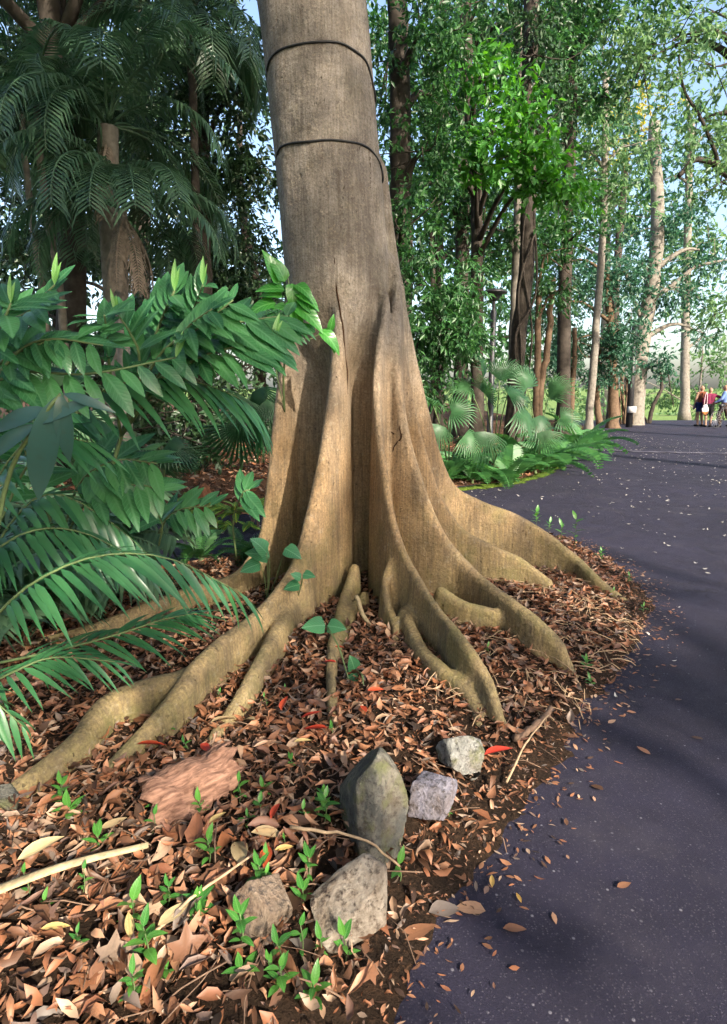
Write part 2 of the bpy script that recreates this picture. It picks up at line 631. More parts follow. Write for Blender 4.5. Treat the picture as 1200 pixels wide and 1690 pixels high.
M['croton'] = leaf_mat('croton_leaf', (0.04, 0.15, 0.03), (0.07, 0.20, 0.03), 0.35, 0.2, False, (0.55, 0.55, 0.08, 0.9), 8)
M['stem'] = plain('green_stem', (0.09, 0.13, 0.05), 0.6, 0.3)
M['dead_frond'] = plain('dead_frond', (0.19, 0.15, 0.115), 0.8, 0.1, 0.3)
M['cable'] = plain('black_cable', (0.012, 0.012, 0.012), 0.5, 0.4)
M['dark_bark'] = plain('dark_tree_bark', (0.050, 0.041, 0.034), 0.9, 0.15, 0.4, 9, 0.6)
M['grey_bark'] = plain('grey_tree_bark', (0.19, 0.17, 0.145), 0.9, 0.15, 0.3, 10, 0.5)
M['warm_bark'] = plain('warm_tree_bark', (0.125, 0.083, 0.054), 0.9, 0.15, 0.35, 10, 0.5)
M['palm_bark'] = plain('palm_trunk_bark', (0.17, 0.15, 0.125), 0.9, 0.15, 0.3, 12, 0.5)
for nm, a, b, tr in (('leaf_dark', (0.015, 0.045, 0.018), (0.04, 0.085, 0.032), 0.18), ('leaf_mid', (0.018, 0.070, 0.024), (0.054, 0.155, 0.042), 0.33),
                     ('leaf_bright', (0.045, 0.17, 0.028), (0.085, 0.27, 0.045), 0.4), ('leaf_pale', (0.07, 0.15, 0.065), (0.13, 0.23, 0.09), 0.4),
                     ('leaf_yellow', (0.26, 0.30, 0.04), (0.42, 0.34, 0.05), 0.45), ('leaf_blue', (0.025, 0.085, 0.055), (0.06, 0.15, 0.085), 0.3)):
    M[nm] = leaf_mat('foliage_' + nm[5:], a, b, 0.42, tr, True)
M['pole'] = plain('dark_lamp_metal', (0.018, 0.018, 0.020), 0.45, 0.5)
M['pole_box'] = plain('white_box', (0.38, 0.38, 0.40), 0.5, 0.3, 0.05)
k = NT('bark_slab_wood')
vv = k.coord((9, 80, 60))
M['slab'] = k.fin(k.mix(k.ramp(k.noise(vv, 1.0, 5), [(0.35, 0.0), (0.65, 1.0)]), (0.13, 0.066, 0.045), (0.36, 0.20, 0.14)), 0.75, 0.2, k.bump(k.noise(vv, 1.6, 6, 0.7), 1.0, 0.012))
M['stump'] = plain('stump_wood', (0.17, 0.075, 0.04), 0.9, 0.1, 0.4, 18, 0.8)

# ------------------------------------------------------------------ ground
EDGE = [(655, 1660), (690, 1590), (722, 1530), (770, 1465), (822, 1400), (858, 1335), (905, 1265), (948, 1195), (1002, 1130), (1052, 1065),
        (1072, 1010), (1058, 965), (1008, 925), (940, 890), (880, 858), (820, 840), (700, 850), (560, 880), (430, 905), (330, 930), (200, 945), (0, 955)]
isl = [G(*e)[:2] for e in EDGE]
ISL = np.array([np.array([0.05, 0.75])] + isl + [np.array([-9.0, 4.9]), np.array([-9.0, -1.5]), np.array([-0.25, -1.5])])
BEDGE = [(300, 862), (430, 850), (560, 835), (680, 818), (760, 804), (830, 797), (885, 785), (940, 762), (978, 740), (986, 722), (984, 710)]
bed = [G(*e)[:2] for e in BEDGE]
BED = np.array([np.array([-60.0, 7.6]), np.array([-6.0, 6.6])] + bed + [np.array([9.0, 24.5]), np.array([8.0, 27.0]), np.array([8.0, 120.0]), np.array([-60.0, 120.0])])


def poly_sd(poly, x, y):
    "signed distance to a polygon, positive inside"
    x = np.asarray(x, float)
    y = np.asarray(y, float)
    dm = np.full(x.shape, 1e9)
    ins = np.zeros(x.shape, bool)
    n = len(poly)
    for i in range(n):
        a, b = poly[i], poly[(i + 1) % n]
        e = b - a
        t = np.clip(((x - a[0]) * e[0] + (y - a[1]) * e[1]) / e.dot(e), 0, 1)
        dm = np.minimum(dm, np.hypot(x - a[0] - t * e[0], y - a[1] - t * e[1]))
        c = ((a[1] > y) != (b[1] > y))
        with np.errstate(divide='ignore', invalid='ignore'):
            xi = e[0] * (y - a[1]) / (e[1] if e[1] != 0 else 1e-9) + a[0]
        ins ^= c & (x < xi)
    return np.where(ins, dm, -dm)


def smooth(a, b, x):
    t = np.clip((np.asarray(x, float) - a) / (b - a), 0, 1)
    return t * t * (3 - 2 * t)


TC = np.array([-0.10, 4.30])


def z_island(x, y):
    x = np.asarray(x, float)
    y = np.asarray(y, float)
    sd = poly_sd(ISL, x, y) + 0.05 * sines(x, y, 0 * x, 8, 3) + 0.035 * sines(x, y, 0 * x, 27, 4) + 0.02 * sines(x, y, 0 * x, 60, 44)
    r = np.hypot(x - TC[0], y - TC[1])
    z = 0.085 * smooth(-0.02, 0.55, sd) + 0.015 * smooth(-0.03, 0.03, sd) + 0.10 * np.exp(-(r / 1.15) ** 2)
    z = z + smooth(0, 0.3, sd) * (0.018 * sines(x, y, 0 * x, 5, 5) + 0.008 * sines(x, y, 0 * x, 19, 6))
    return np.where(sd < -0.03, -0.05, z - 0.010)


def z_bed(x, y):
    x = np.asarray(x, float)
    y = np.asarray(y, float)
    sd = poly_sd(BED, x, y) + 0.08 * sines(x, y, 0 * x, 4, 13) + 0.04 * sines(x, y, 0 * x, 13, 14)
    z = 0.22 * smooth(-0.05, 1.2, sd) + smooth(0, 1, sd) * 0.05 * sines(x, y, 0 * x, 2.2, 15) - 0.012
    return np.where(sd < -0.06, -0.06, z)


def grid_obj(name, xs, ys, zf, mat, drop=None):
    X, Y = np.meshgrid(xs, ys, indexing='ij')
    Z = zf(X, Y)
    nx, ny = X.shape
    v = np.stack([X, Y, Z], -1).reshape(-1, 3)
    i = np.arange(nx * ny).reshape(nx, ny)
    q = np.stack([i[:-1, :-1], i[1:, :-1], i[1:, 1:], i[:-1, 1:]], -1).reshape(-1, 4)
    if drop is not None:
        zq = Z.reshape(-1)[q]
        q = q[(zq > drop).any(1)]
    o = mobj(name, v, q, mat)
    o['kind'] = 'structure'
    return o


def z_path(x, y):
    z = np.zeros_like(x) - 0.0022 * np.clip(y - 27.5, 0, 100) ** 2 * 6
    z = z + 0.006 * sines(x, y, 0 * x, 1.3, 21)
    return np.maximum(z, -2.2)


grid_obj('planting_bed', np.concatenate([np.linspace(-9, -2.6, 30), np.arange(-2.55, 2.4, 0.03)]), np.arange(-1.4, 6.0, 0.03), z_island, M['soil'], -0.045)
grid_obj('forest_floor', np.concatenate([np.linspace(-60, -8, 20), np.arange(-7.8, 9.5, 0.12)]), np.concatenate([np.arange(5.8, 28, 0.12), np.linspace(28.5, 120, 20)]), z_bed, M['forest_soil'], -0.055)
grid_obj('path', np.concatenate([np.arange(-12, 12, 0.4), np.linspace(12.5, 60, 20)]), np.concatenate([np.arange(-12, 34, 0.4), np.linspace(35, 42, 6)]), z_path, M['asphalt'])
grid_obj('lawn', np.linspace(-80, 140, 60), np.linspace(31, 220, 60), lambda x, y: -1.6 + 0.045 * np.clip(y - 36, 0, 60) + 0.15 * sines(x, y, 0 * x, 0.2, 8), M['lawn'])
gp = mobj('ground', [(-900, -900, -3), (900, -900, -3), (900, 900, -3), (-900, 900, -3)], [(0, 1, 2, 3)], M['lawn'])
gp['kind'] = 'structure'

# a worn concrete joint that crosses the path where two asphalt pours meet
jm = NT('worn_joint')
jv = jm.coord()
jmat = jm.fin(jm.mix(jm.ramp(jm.noise(jv, 3, 5), [(0.4, 0.0), (0.6, 1.0)]), (0.055, 0.05, 0.075), (0.15, 0.14, 0.17)), 0.9, 0.2)
jp = np.array([G(975, 742), G(1060, 746), G(1150, 748), G(1300, 752)])
js = spline(jp, 30)
jv_, jf_ = [], []
for i, p in enumerate(js):
    wd = 0.10 + 0.05 * math.sin(i * 1.7)
    jv_ += [(p[0], p[1] - wd, 0.014), (p[0], p[1] + wd, 0.014)]
    if i:
        jf_.append((2 * i - 2, 2 * i, 2 * i + 1, 2 * i - 1))
jo = mobj('path_joint', jv_, jf_, jmat)
jo['kind'] = 'structure'

# ------------------------------------------------------------------ the buttressed tree
H = 0.0185
LO = np.array([-2.75, 1.75, -0.30])
HI = np.array([2.35, 5.95, 5.0])
n3 = np.ceil((HI - LO) / H).astype(int) + 1
gx, gy, gz = [LO[i] + H * np.arange(n3[i]) for i in range(3)]


def core_center(z):
    cx = -0.075 - 0.022 * z - 0.0115 * z ** 2
    return cx, 4.32 + 0 * z


def core_field(x, y, z):
    cx, cy = core_center(z)
    rad = 0.352 - 0.225 * smooth(2.25, 1.25, z) + 0.05 * smooth(0.35, 0.0, z) - 0.004 * np.clip(z - 2.5, 0, 5)
    th = np.arctan2(y - cy, x - cx)
    rad = rad * (1 + 0.012 * np.sin(3 * th + 1 + 0.3 * z) + 0.010 * np.sin(5 * th + 2.0) + 0.008 * np.sin(9 * th - 0.5 * z))
    return np.hypot(x - cx, y - cy) - rad


# ridge lines: (pixel x, pixel y, world distance) from the trunk outwards, then thickness at trunk / at the tip, flare
BUT = [
    # left edge-on buttress
    ([(488, 430, 4.30), (471, 540, 4.22), (459, 640, 4.17), (449, 740, 4.12), (437, 830, 4.07), (424, 895, 4.02), (390, 945, 3.95), (320, 965, 3.85), (250, 990, 3.75), (150, 1030, 3.6), (40, 1060, 3.5)], 0.028, 0.045, 0.04),
    # big front left buttress
    ([(560, 390, 4.14), (560, 500, 3.97), (552, 610, 3.84), (540, 690, 3.75), (524, 780, 3.66), (506, 860, 3.57), (484, 935, 3.45), (432, 1002, 3.26), (372, 1046, 3.08), (322, 1092, 2.90), (290, 1140, 2.72), (240, 1196, 2.52), (178, 1262, 2.27)], 0.040, 0.045, 0.09),
    # root forking off its right flank
    ([(500, 930, 3.50), (478, 990, 3.36), (452, 1040, 3.16), (425, 1088, 2.98), (392, 1150, 2.74), (345, 1222, 2.47)], 0.050, 0.028, 0.14),
    # long low root far left
    ([(372, 1060, 3.35), (310, 1102, 3.12), (255, 1118, 2.98), (205, 1134, 2.84), (168, 1156, 2.72), (128, 1208, 2.52), (66, 1262, 2.28), (-20, 1325, 2.04)], 0.055, 0.045, 0.14),
    # thin root hanging straight to the front
    ([(585, 930, 3.72), (566, 990, 3.55), (552, 1045, 3.30), (547, 1100, 3.02), (548, 1150, 2.80), (550, 1205, 2.55)], 0.035, 0.022, 0.10),
    # its fork
    ([(602, 975, 3.62), (583, 1000, 3.50), (570, 1040, 3.36), (560, 1080, 3.15)], 0.028, 0.02, 0.08),
    # centre front buttress, thin blade
    ([(634, 470, 4.12), (626, 560, 3.97), (622, 610, 3.89), (624, 660, 3.82), (632, 740, 3.72), (642, 810, 3.63), (658, 880, 3.52), (684, 940, 3.38), (722, 1000, 3.20), (768, 1058, 2.99), (800, 1105, 2.82), (818, 1150, 2.66), (836, 1200, 2.50)], 0.028, 0.026, 0.07),
    # tusk-like root on its left face
    ([(655, 900, 3.60), (637, 945, 3.48), (640, 985, 3.38), (652, 1025, 3.26), (650, 1065, 3.12)], 0.032, 0.022, 0.16),
    # low root along its left foot
    ([(668, 1000, 3.35), (695, 1062, 3.10), (728, 1095, 2.98), (762, 1122, 2.86), (783, 1155, 2.72), (792, 1198, 2.52)], 0.040, 0.028, 0.10),
    # second right buttress
    ([(650, 430, 4.30), (652, 540, 4.08), (664, 650, 3.98), (680, 730, 3.93), (700, 800, 3.88), (728, 868, 3.82), (766, 922, 3.74), (815, 968, 3.62), (872, 1008, 3.47), (914, 1044, 3.32), (936, 1075, 3.20), (944, 1098, 3.10)], 0.036, 0.042, 0.09),
    # low root between
    ([(728, 968, 3.55), (765, 992, 3.48), (808, 1003, 3.42), (846, 1018, 3.36), (868, 1042, 3.28), (894, 1082, 3.12)], 0.042, 0.022, 0.14),
    # third right buttress
    ([(655, 430, 4.40), (668, 570, 4.25), (686, 670, 4.22), (706, 750, 4.22), (730, 820, 4.22), (764, 872, 4.22), (812, 898, 4.20), (860, 920, 4.16), (905, 955, 4.05)], 0.034, 0.035, 0.09),
    # far right buttress
    ([(630, 260, 4.45), (648, 370, 4.48), (666, 480, 4.52), (684, 572, 4.55), (704, 662, 4.58), (726, 745, 4.62), (752, 802, 4.66), (800, 828, 4.68), (855, 848, 4.66), (905, 880, 4.60), (950, 918, 4.52), (985, 950, 4.44), (1030, 985, 4.28)], 0.042, 0.040, 0.10),
]


def world_path(pts, hm=0.12):
    out = []
    n = len(pts)
    for i, (px, py, Y) in enumerate(pts):
        left = n - 1 - i
        need = hm * ((0.05, 0.42, 0.72, 0.9)[left] if left < 4 else 1.0)      # how far the ridge stands above the ground there
        p = P(px, py, Y)
        for _ in range(90):
            if p[2] >= float(z_island(p[0], p[1])) + need:
                break
            Y *= 0.992
            p = P(px, py, Y)
        out.append(p)
    return np.array(out)


PLANK = [0.16, 0.20, 0.15, 0.13, 0.07, 0.06, 0.23, 0.10, 0.08, 0.20, 0.13, 0.14, 0.20]      # how tall each root stands over the ground
PATHS = [(world_path(p, PLANK[i]), a, b, c) for i, (p, a, b, c) in enumerate(BUT)]
for i, (w_, a, b, c) in enumerate(PATHS):
    if BUT[i][0][0][1] < 600:                              # the tall ones reach in to the heart of the trunk
        cx, cy = core_center(w_[0][2])
        PATHS[i] = (np.vstack([[cx * 0.75 + w_[0][0] * 0.25, cy * 0.75 + w_[0][1] * 0.25, w_[0][2] + 0.1], w_]), a, b, c)
# three more behind the trunk, not seen from the front
for ang, ln in ((60, 1.3), (105, 1.25), (150, 1.35)):
    a = R(ang)
    d = np.array([math.cos(a), math.sin(a), 0])
    c0 = np.array([-0.1, 4.32, 0])
    PATHS.append((np.array([c0 + d * r + np.array([0.1 * math.sin(r * 2), 0, z]) for r, z in ((0.2, 2.3), (0.42, 1.5), (0.6, 0.9), (0.85, 0.45), (1.1, 0.2), (ln, 0.02))]), 0.07, 0.05, 0.14))

Xg, Yg, Zg = np.meshgrid(gx, gy, gz, indexing='ij', sparse=True)
F = core_field(Xg, Yg, Zg).astype(np.float32)
best = F.copy() - 0.02
lab = np.zeros(F.shape, np.int8)
for bi, (pth, t0, t1, fl) in enumerate(PATHS):
    pc = spline(pth, 44)
    pad = 0.5
    lo = pc.min(0) - pad
    hi = pc.max(0) + pad
    sx = slice(max(0, int((lo[0] - LO[0]) / H)), int((hi[0] - LO[0]) / H))
    sy = slice(max(0, int((lo[1] - LO[1]) / H)), int((hi[1] - LO[1]) / H))
    sz = slice(0, min(n3[2], int((hi[2] - LO[2]) / H)))
    x2, y2 = np.meshgrid(gx[sx], gy[sy], indexing='ij')
    dm = np.full(x2.shape, 1e9)
    hh = np.zeros(x2.shape)
    sl = np.zeros(x2.shape)
    ss = np.zeros(x2.shape)
    seg = np.hypot(*(pc[1:, :2] - pc[:-1, :2]).T)
    cum = np.concatenate([[0], np.cumsum(seg)])
    slope = np.abs(np.diff(pc[:, 2])) / np.maximum(seg, 1e-4)
    for i in range(len(pc) - 1):
        a, b = pc[i], pc[i + 1]
        e = b[:2] - a[:2]
        t = np.clip(((x2 - a[0]) * e[0] + (y2 - a[1]) * e[1]) / max(e.dot(e), 1e-9), 0, 1)
        d = np.hypot(x2 - a[0] - t * e[0], y2 - a[1] - t * e[1])
        m = d < dm
        dm = np.where(m, d, dm)
        hh = np.where(m, a[2] + t * (b[2] - a[2]), hh)
        sl = np.where(m, slope[i], sl)
        ss = np.where(m, (cum[i] + t * seg[i]) / cum[-1], ss)
    tt = (t0 + (t1 - t0) * ss)[:, :, None]
    kk = (1 / np.sqrt(1 + np.minimum(sl, 4.0) ** 2))[:, :, None]
    zz = gz[None, None, sz]
    q = (zz - hh[:, :, None]) * kk + tt
    und = np.maximum(-q, 0)
    T = tt + fl * np.minimum(und, 0.5) * (1 - 0.6 * ss[:, :, None])
    d3 = dm[:, :, None]
    f = np.where(q > 0, np.sqrt(d3 ** 2 + np.maximum(q, 0) ** 2) - tt, d3 - T).astype(np.float32)
    sub = (sx, sy, sz)
    up = f < best[sub]
    best[sub] = np.where(up, f, best[sub])
    lab[sub] = np.where(up, bi + 1, lab[sub])
    F[sub] = smin(F[sub], f, 0.035 if len(pth) < 8 else 0.042)
F += (0.006 * sines(Xg, Yg, Zg, 7, 31) + 0.0035 * sines(Xg, Yg, Zg * 0.5, 24, 32)).astype(np.float32)
tv, tq, cell = surface_nets(F, LO, H)
fn = np.cross(tv[tq[:, 2]] - tv[tq[:, 0]], tv[tq[:, 3]] - tv[tq[:, 1]])
vn = np.zeros_like(tv)
for c in range(4):
    np.add.at(vn, tq[:, c], fn)
vn /= np.linalg.norm(vn, axis=1)[:, None] + 1e-12
vl = lab[cell[:, 0], cell[:, 1], cell[:, 2]]
ql = np.median(vl[tq], axis=1).round().astype(int)
ql = np.where((vl[tq] == ql[:, None]).any(1), ql, vl[tq[:, 0]])
tree = empty('buttress_tree', (0, 0, 0), 'large tree with pale grey-tan trunk flaring into tall winding buttress roots', 'tree')
for i in range(len(PATHS) + 1):
    fq = tq[ql == i]
    if len(fq) == 0:
        continue
    use, inv = np.unique(fq, return_inverse=True)
    o = mobj('trunk' if i == 0 else 'buttress_root', tv[use], inv.reshape(-1, 4).astype(np.int32), M['bark'], tree)
    o.data.normals_split_custom_set_from_vertices([tuple(x) for x in vn[use]])


def on_tree(px, py, t0=2.0, t1=5.2):
    "where the line of sight through a pixel meets the bark"
    d = ray(px, py)
    for t in np.arange(t0, t1, 0.006):
        p = CAM + d * t / d[1]
        i = ((p - LO) / H).astype(int)
        if (i >= 0).all() and (i < np.array(F.shape) - 1).all():
            fr = (p - LO) / H - i
            c = F[i[0]:i[0] + 2, i[1]:i[1] + 2, i[2]:i[2] + 2]
            wx = np.array([1 - fr[0], fr[0]])
            wy = np.array([1 - fr[1], fr[1]])
            wz = np.array([1 - fr[2], fr[2]])
            if np.einsum('ijk,i,j,k->', c, wx, wy, wz) < 0:
                return p
    return None


M['scar'] = plain('bark_crack', (0.035, 0.018, 0.010), 0.95, 0.05, 0.5, 60)
for pts_, r_ in (([(553, 425), (552, 450), (556, 480), (561, 510), (566, 545), (569, 575), (572, 610), (574, 650)], 0.0045), ([(668, 690), (660, 705), (663, 722), (652, 735), (647, 752)], 0.004), ([(664, 712), (652, 716), (645, 712)], 0.003),
                 ([(609, 250), (611, 285), (611, 310)], 0.003), ([(612, 0), (612, 30), (615, 50)], 0.004), ([(550, 425), (549, 470), (547, 510)], 0.003)):
    q_ = [on_tree(*p) for p in pts_]
    q_ = [p for p in q_ if p is not None]
    if len(q_) > 2:
        mb = MB()
        gsc = np.random.default_rng(len(pts_))
        sc_ = spline(q_, 22)
        mb.tube(sc_ + gsc.normal(0, 0.0016, sc_.shape), r_ * (0.5 + np.sin(np.linspace(0.1, 3.0, 22))) * gsc.uniform(.7, 1.3, 22), 5)
        mb.build('bark_crack', M['scar'], tree)
up = MB()
zs = np.linspace(4.94, 9.5, 14)
cxs = core_center(np.minimum(zs, 5.0))[0] - 0.10 * np.clip(zs - 5, 0, 9)
up.tube(np.stack([cxs, 4.32 + 0 * zs, zs], 1), 0.345 - 0.012 * (zs - 4.94), 24)
up.build('upper_trunk', M['bark'], tree)

# ------------------------------------------------------------------ leaf shapes (unit length along +Y, face up +Z)
def leaf_shape(width=0.3, fold=0.15, droop=0.2, curl=0.0, segs=5, power=0.8, twist=0.0, wav=0.0, base=0.0, tipw=0.0):
    "blade of 2 x segs quads with a folded midrib, drooping along its length and curling at the sides"
    v = []
    for i in range(segs + 1):
        t = i / segs
        wd = width * 0.5 * (math.sin(math.pi * t ** power) ** 0.85 + base * (1 - t) ** 6 + tipw * t) if 0 < i < segs else width * 0.5 * 0.04
        y = t
        ang = droop * t
        yy = math.sin(ang) / droop if abs(droop) > 1e-3 else t
        zz = -(1 - math.cos(ang)) / droop if abs(droop) > 1e-3 else 0
        tw = twist * (t - 0.3)
        for sgn in (-1, 0, 1):
            x = sgn * wd
            z = abs(sgn) * wd * fold + wav * math.sin(t * 9 + sgn) * abs(sgn) * wd
            if curl:
                a = curl * abs(sgn)
                x = sgn * wd * math.cos(a)
                z += wd * math.sin(a) * 1.0
            xr = x * math.cos(tw) - z * math.sin(tw)
            zr = x * math.sin(tw) + z * math.cos(tw)
            v.append((xr, yy - zr * math.sin(ang) * -1 * 0, zz + zr))
    f = []
    for i in range(segs):
        a = i * 3
        f += [(a, a + 1, a + 4, a + 3), (a + 1, a + 2, a + 5, a + 4)]
    return np.array(v), f


def leaf_meshes(name, mat, n, **kw):
    out = []
    g = random.Random(hash(name) % 1000 if False else len(name) * 7)
    for i in range(n):
        k = {a: (g.uniform(*b) if isinstance(b, tuple) else b) for a, b in kw.items()}
        v, f = leaf_shape(**k)
        out.append(mesh_data(name, v, f, mat))
    return out


def lobed_leaf(mat, name):
    "broken brown leaf with pointed lobes"
    pts = [(0, 0), (0.10, 0.10), (0.42, 0.05), (0.26, 0.28), (0.50, 0.52), (0.20, 0.55), (0.12, 1.0), (-0.10, 0.62), (-0.46, 0.70), (-0.24, 0.36), (-0.40, 0.12), (-0.10, 0.12)]
    v = [(0, 0.35, 0.0)] + [(x, y, 0.10 * math.sin(5 * x + 4 * y) + 0.12 * abs(x)) for x, y in pts]
    n = len(pts)
    return mesh_data(name, v, [(0, 1 + i, 1 + (i + 1) % n) for i in range(n)], mat)


BROWN = leaf_meshes('dead_leaf', M['brown_leaf'], 10, width=(0.32, 0.62), fold=(0.1, 0.6), droop=(-1.7, 1.7), curl=(0.2, 1.3), twist=(-1.8, 1.8), wav=(0.1, 0.5), segs=6) + [lobed_leaf(M['brown_leaf'], 'dead_leaf'), lobed_leaf(M['brown_leaf'], 'dead_leaf')]
PALE = leaf_meshes('pale_leaf', M['litter_pale'], 4, width=(0.3, 0.42), fold=(0.1, 0.3), droop=(-0.5, 0.7), curl=(0.1, 0.5), twist=(-0.5, 0.5), segs=6)
RED = leaf_meshes('red_leaf', M['red_leaf'], 3, width=(0.26, 0.36), fold=(0.2, 0.4), droop=(-0.5, 0.6), curl=(0.1, 0.5), segs=6)
FLAT = leaf_meshes('flat_leaf', M['brown_leaf'], 5, width=(0.34, 0.55), fold=(0.05, 0.15), droop=(-0.45, 0.35), curl=(0.0, 0.2), twist=(-0.25, 0.25), wav=(0.0, 0.15), segs=6)
YEL = leaf_meshes('yellow_leaf', M['yellow_leaf'], 3, width=(0.3, 0.4), fold=(0.1, 0.3), droop=(-0.4, 0.6), curl=(0.0, 0.5), segs=6)
SEED = leaf_meshes('seedling_leaf', M['seedling'], 4, width=(0.36, 0.48), fold=(0.15, 0.3), droop=(0.2, 0.8), segs=5)
SHR = leaf_meshes('shrub_leaf', M['shrub_leaf'], 5, width=(0.24, 0.34), fold=(0.12, 0.28), droop=(0.2, 0.8), wav=(0.0, 0.12), twist=(-0.2, 0.2), segs=7, power=0.85)
SHOOT = leaf_meshes('young_leaf', M['shoot'], 2, width=(0.15, 0.2), fold=(0.5, 0.8), droop=(0.0, 0.2), segs=6)
LFT = leaf_meshes('leaflet', M['palm_leaf'], 5, width=(0.085, 0.12), fold=(0.15, 0.35), droop=(0.3, 1.0), segs=6, power=0.6, base=0.3)
HEART = leaf_meshes('heart_leaf', M['heart'], 2, width=(0.72, 0.8), fold=(0.1, 0.2), droop=(0.3, 0.6), wav=(0.0, 0.08), segs=8, power=0.62, base=0.45)
CRO = leaf_meshes('croton_leaf', M['croton'], 3, width=(0.38, 0.46), fold=(0.1, 0.2), droop=(0.3, 0.9), segs=6)


def zg(x, y):
    return float(z_island(np.array([x]), np.array([y]))[0])


# ------------------------------------------------------------------ leaf litter
def litter_mass(name, n, region, zf, size, mat, label, cat, lift=(0.0, 0.035), flat=0.5, accept=None, segs=2, seed=1, curl=1.0):
    "one mass of many small curled leaves"
    g = np.random.default_rng(seed)
    x0, x1, y0, y1 = region
    x = g.uniform(x0, x1, n * 3)
    y = g.uniform(y0, y1, n * 3)
    if accept is not None:
        m = accept(x, y, g)
        x, y = x[m], y[m]
    x, y = x[:n], y[:n]
    n = len(x)
    z = zf(x, y)
    L = g.uniform(*size, n)
    W = L * g.uniform(0.2, 0.5, n)
    th = g.uniform(0, 6.283, n)
    dirv = np.stack([np.cos(th), np.sin(th), g.normal(0, flat * 0.5, n)], 1)
    dirv /= np.linalg.norm(dirv, axis=1)[:, None]
    nrm = np.stack([g.normal(0, flat, n), g.normal(0, flat, n), np.ones(n)], 1)
    side = np.cross(dirv, nrm)
    side /= np.linalg.norm(side, axis=1)[:, None]
    nrm = np.cross(side, dirv)
    o = np.stack([x, y, z + g.uniform(*lift, n)], 1)
    cu = g.uniform(-0.9, 1.1, n)[:, None] * curl
    cr = g.uniform(-0.6, 1.3, n)[:, None] * curl
    vs = []
    for t, wf in ((0.0, 0.05), (0.33, 0.9), (0.68, 0.8), (1.0, 0.04)):
        c = o + dirv * (L[:, None] * (t - 0.5)) + nrm * (L[:, None] * cu * (t - 0.5) ** 2 * 1.6)
        for sg in (-1, 0, 1):
            vs.append(c + side * (W * wf * sg)[:, None] * 0.5 + nrm * (W[:, None] * wf * abs(sg) * cr * 0.55))
    v = np.stack(vs, 1).reshape(-1, 3)
    f = []
    for r in range(3):
        a = r * 3
        f += [(a, a + 1, a + 4, a + 3), (a + 1, a + 2, a + 5, a + 4)]
    q = (np.arange(n)[:, None, None] * 12 + np.array(f)[None]).reshape(-1, 4)
    o_ = mobj(name, v, q, mat)
    return tag(o_, label, cat, None, 'stuff')


def tree_dist(x, y):
    return np.hypot(x - TC[0], y - TC[1])


def acc_isl(x, y, g):
    sd = poly_sd(ISL, x, y)
    dens = smooth(-0.06, 0.2, sd) * (0.6 + 0.4 * smooth(0.1, 0.6, sd))
    dens = dens * np.clip(0.75 + 0.5 * sines(x, y, 0 * x, 3.0, 77), 0.2, 1)
    return (g.uniform(0, 1, len(x)) < dens)


litter_mass('leaf_litter', 30000, (-2.6, 2.3, 0.75, 5.9), z_island, (0.018, 0.078), M['litter'], 'deep mass of small curled brown dead leaves covering the ground around the roots', 'leaf litter', accept=acc_isl, seed=5)
litter_mass('forest_litter', 7000, (-5, 7, 6.2, 16), z_bed, (0.06, 0.14), M['litter'], 'brown leaf litter under the crotons and fan palms across the path', 'leaf litter', accept=lambda x, y, g: g.uniform(0, 1, len(x)) < smooth(-0.1, 0.3, poly_sd(BED, x, y)), seed=6)
litter_mass('petal_litter', 3200, (-1.5, 9, 1.2, 22), lambda x, y: 0.008 + 0 * x, (0.015, 0.06), M['fleck'], 'tiny pale petals and leaf scraps scattered over the asphalt', 'petals', lift=(0.0, 0.004), flat=0.12, accept=lambda x, y, g: (poly_sd(ISL, x, y) < -0.02) & (poly_sd(BED, x, y) < 0) & (g.uniform(0, 1, len(x)) < np.clip(y / 14, 0.08, 1) * (0.5 + 0.5 * sines(x, y, 0 * x, 1.4, 9))), seed=7)
litter_mass('edge_litter', 4600, (-0.2, 2.4, 0.9, 6), lambda x, y: np.maximum(z_island(x, y), 0.006), (0.012, 0.04), M['litter'], 'crumbled brown leaf scraps along the ragged edge of the path', 'leaf litter', lift=(0, 0.003), flat=0.15, curl=0.25, accept=lambda x, y, g: (np.abs(poly_sd(ISL, x, y)) < 0.26 * g.uniform(0, 1, len(x)) ** 1.5), seed=8)


litter_mass('litter_crumbs', 19000, (-2.0, 2.3, 0.75, 5.8), z_island, (0.006, 0.024), M['litter'], 'fine crumbled leaf bits over the dark soil of the bed', 'leaf litter', lift=(0.0, 0.012), accept=lambda x, y, g: poly_sd(ISL, x, y) > -0.05, seed=15)


def straw_mass(name, n, region, zf, rad, ln, mat, label, cat, seed, accept=None, lift=0.04):
    g = np.random.default_rng(seed)
    mb = MB()
    x0, x1, y0, y1 = region
    k = 0
    while k < n:
        x, y = g.uniform(x0, x1), g.uniform(y0, y1)
        if accept and not accept(x, y, g):
            continue
        k += 1
        L = g.uniform(*ln)
        th = g.uniform(0, 6.283)
        bend = g.normal(0, 0.25)
        p = []
        for t in (-0.5, -0.15, 0.2, 0.5):
            a = th + bend * t
            xx, yy = x + math.cos(a) * L * t, y + math.sin(a) * L * t
            p.append((xx, yy, float(zf(np.array([xx]), np.array([yy]))[0]) + lift * g.uniform(0.3, 1.2)))
        mb.tube(p, g.uniform(*rad), 4)
    return tag(mb.build(name, mat), label, cat, None, 'stuff')


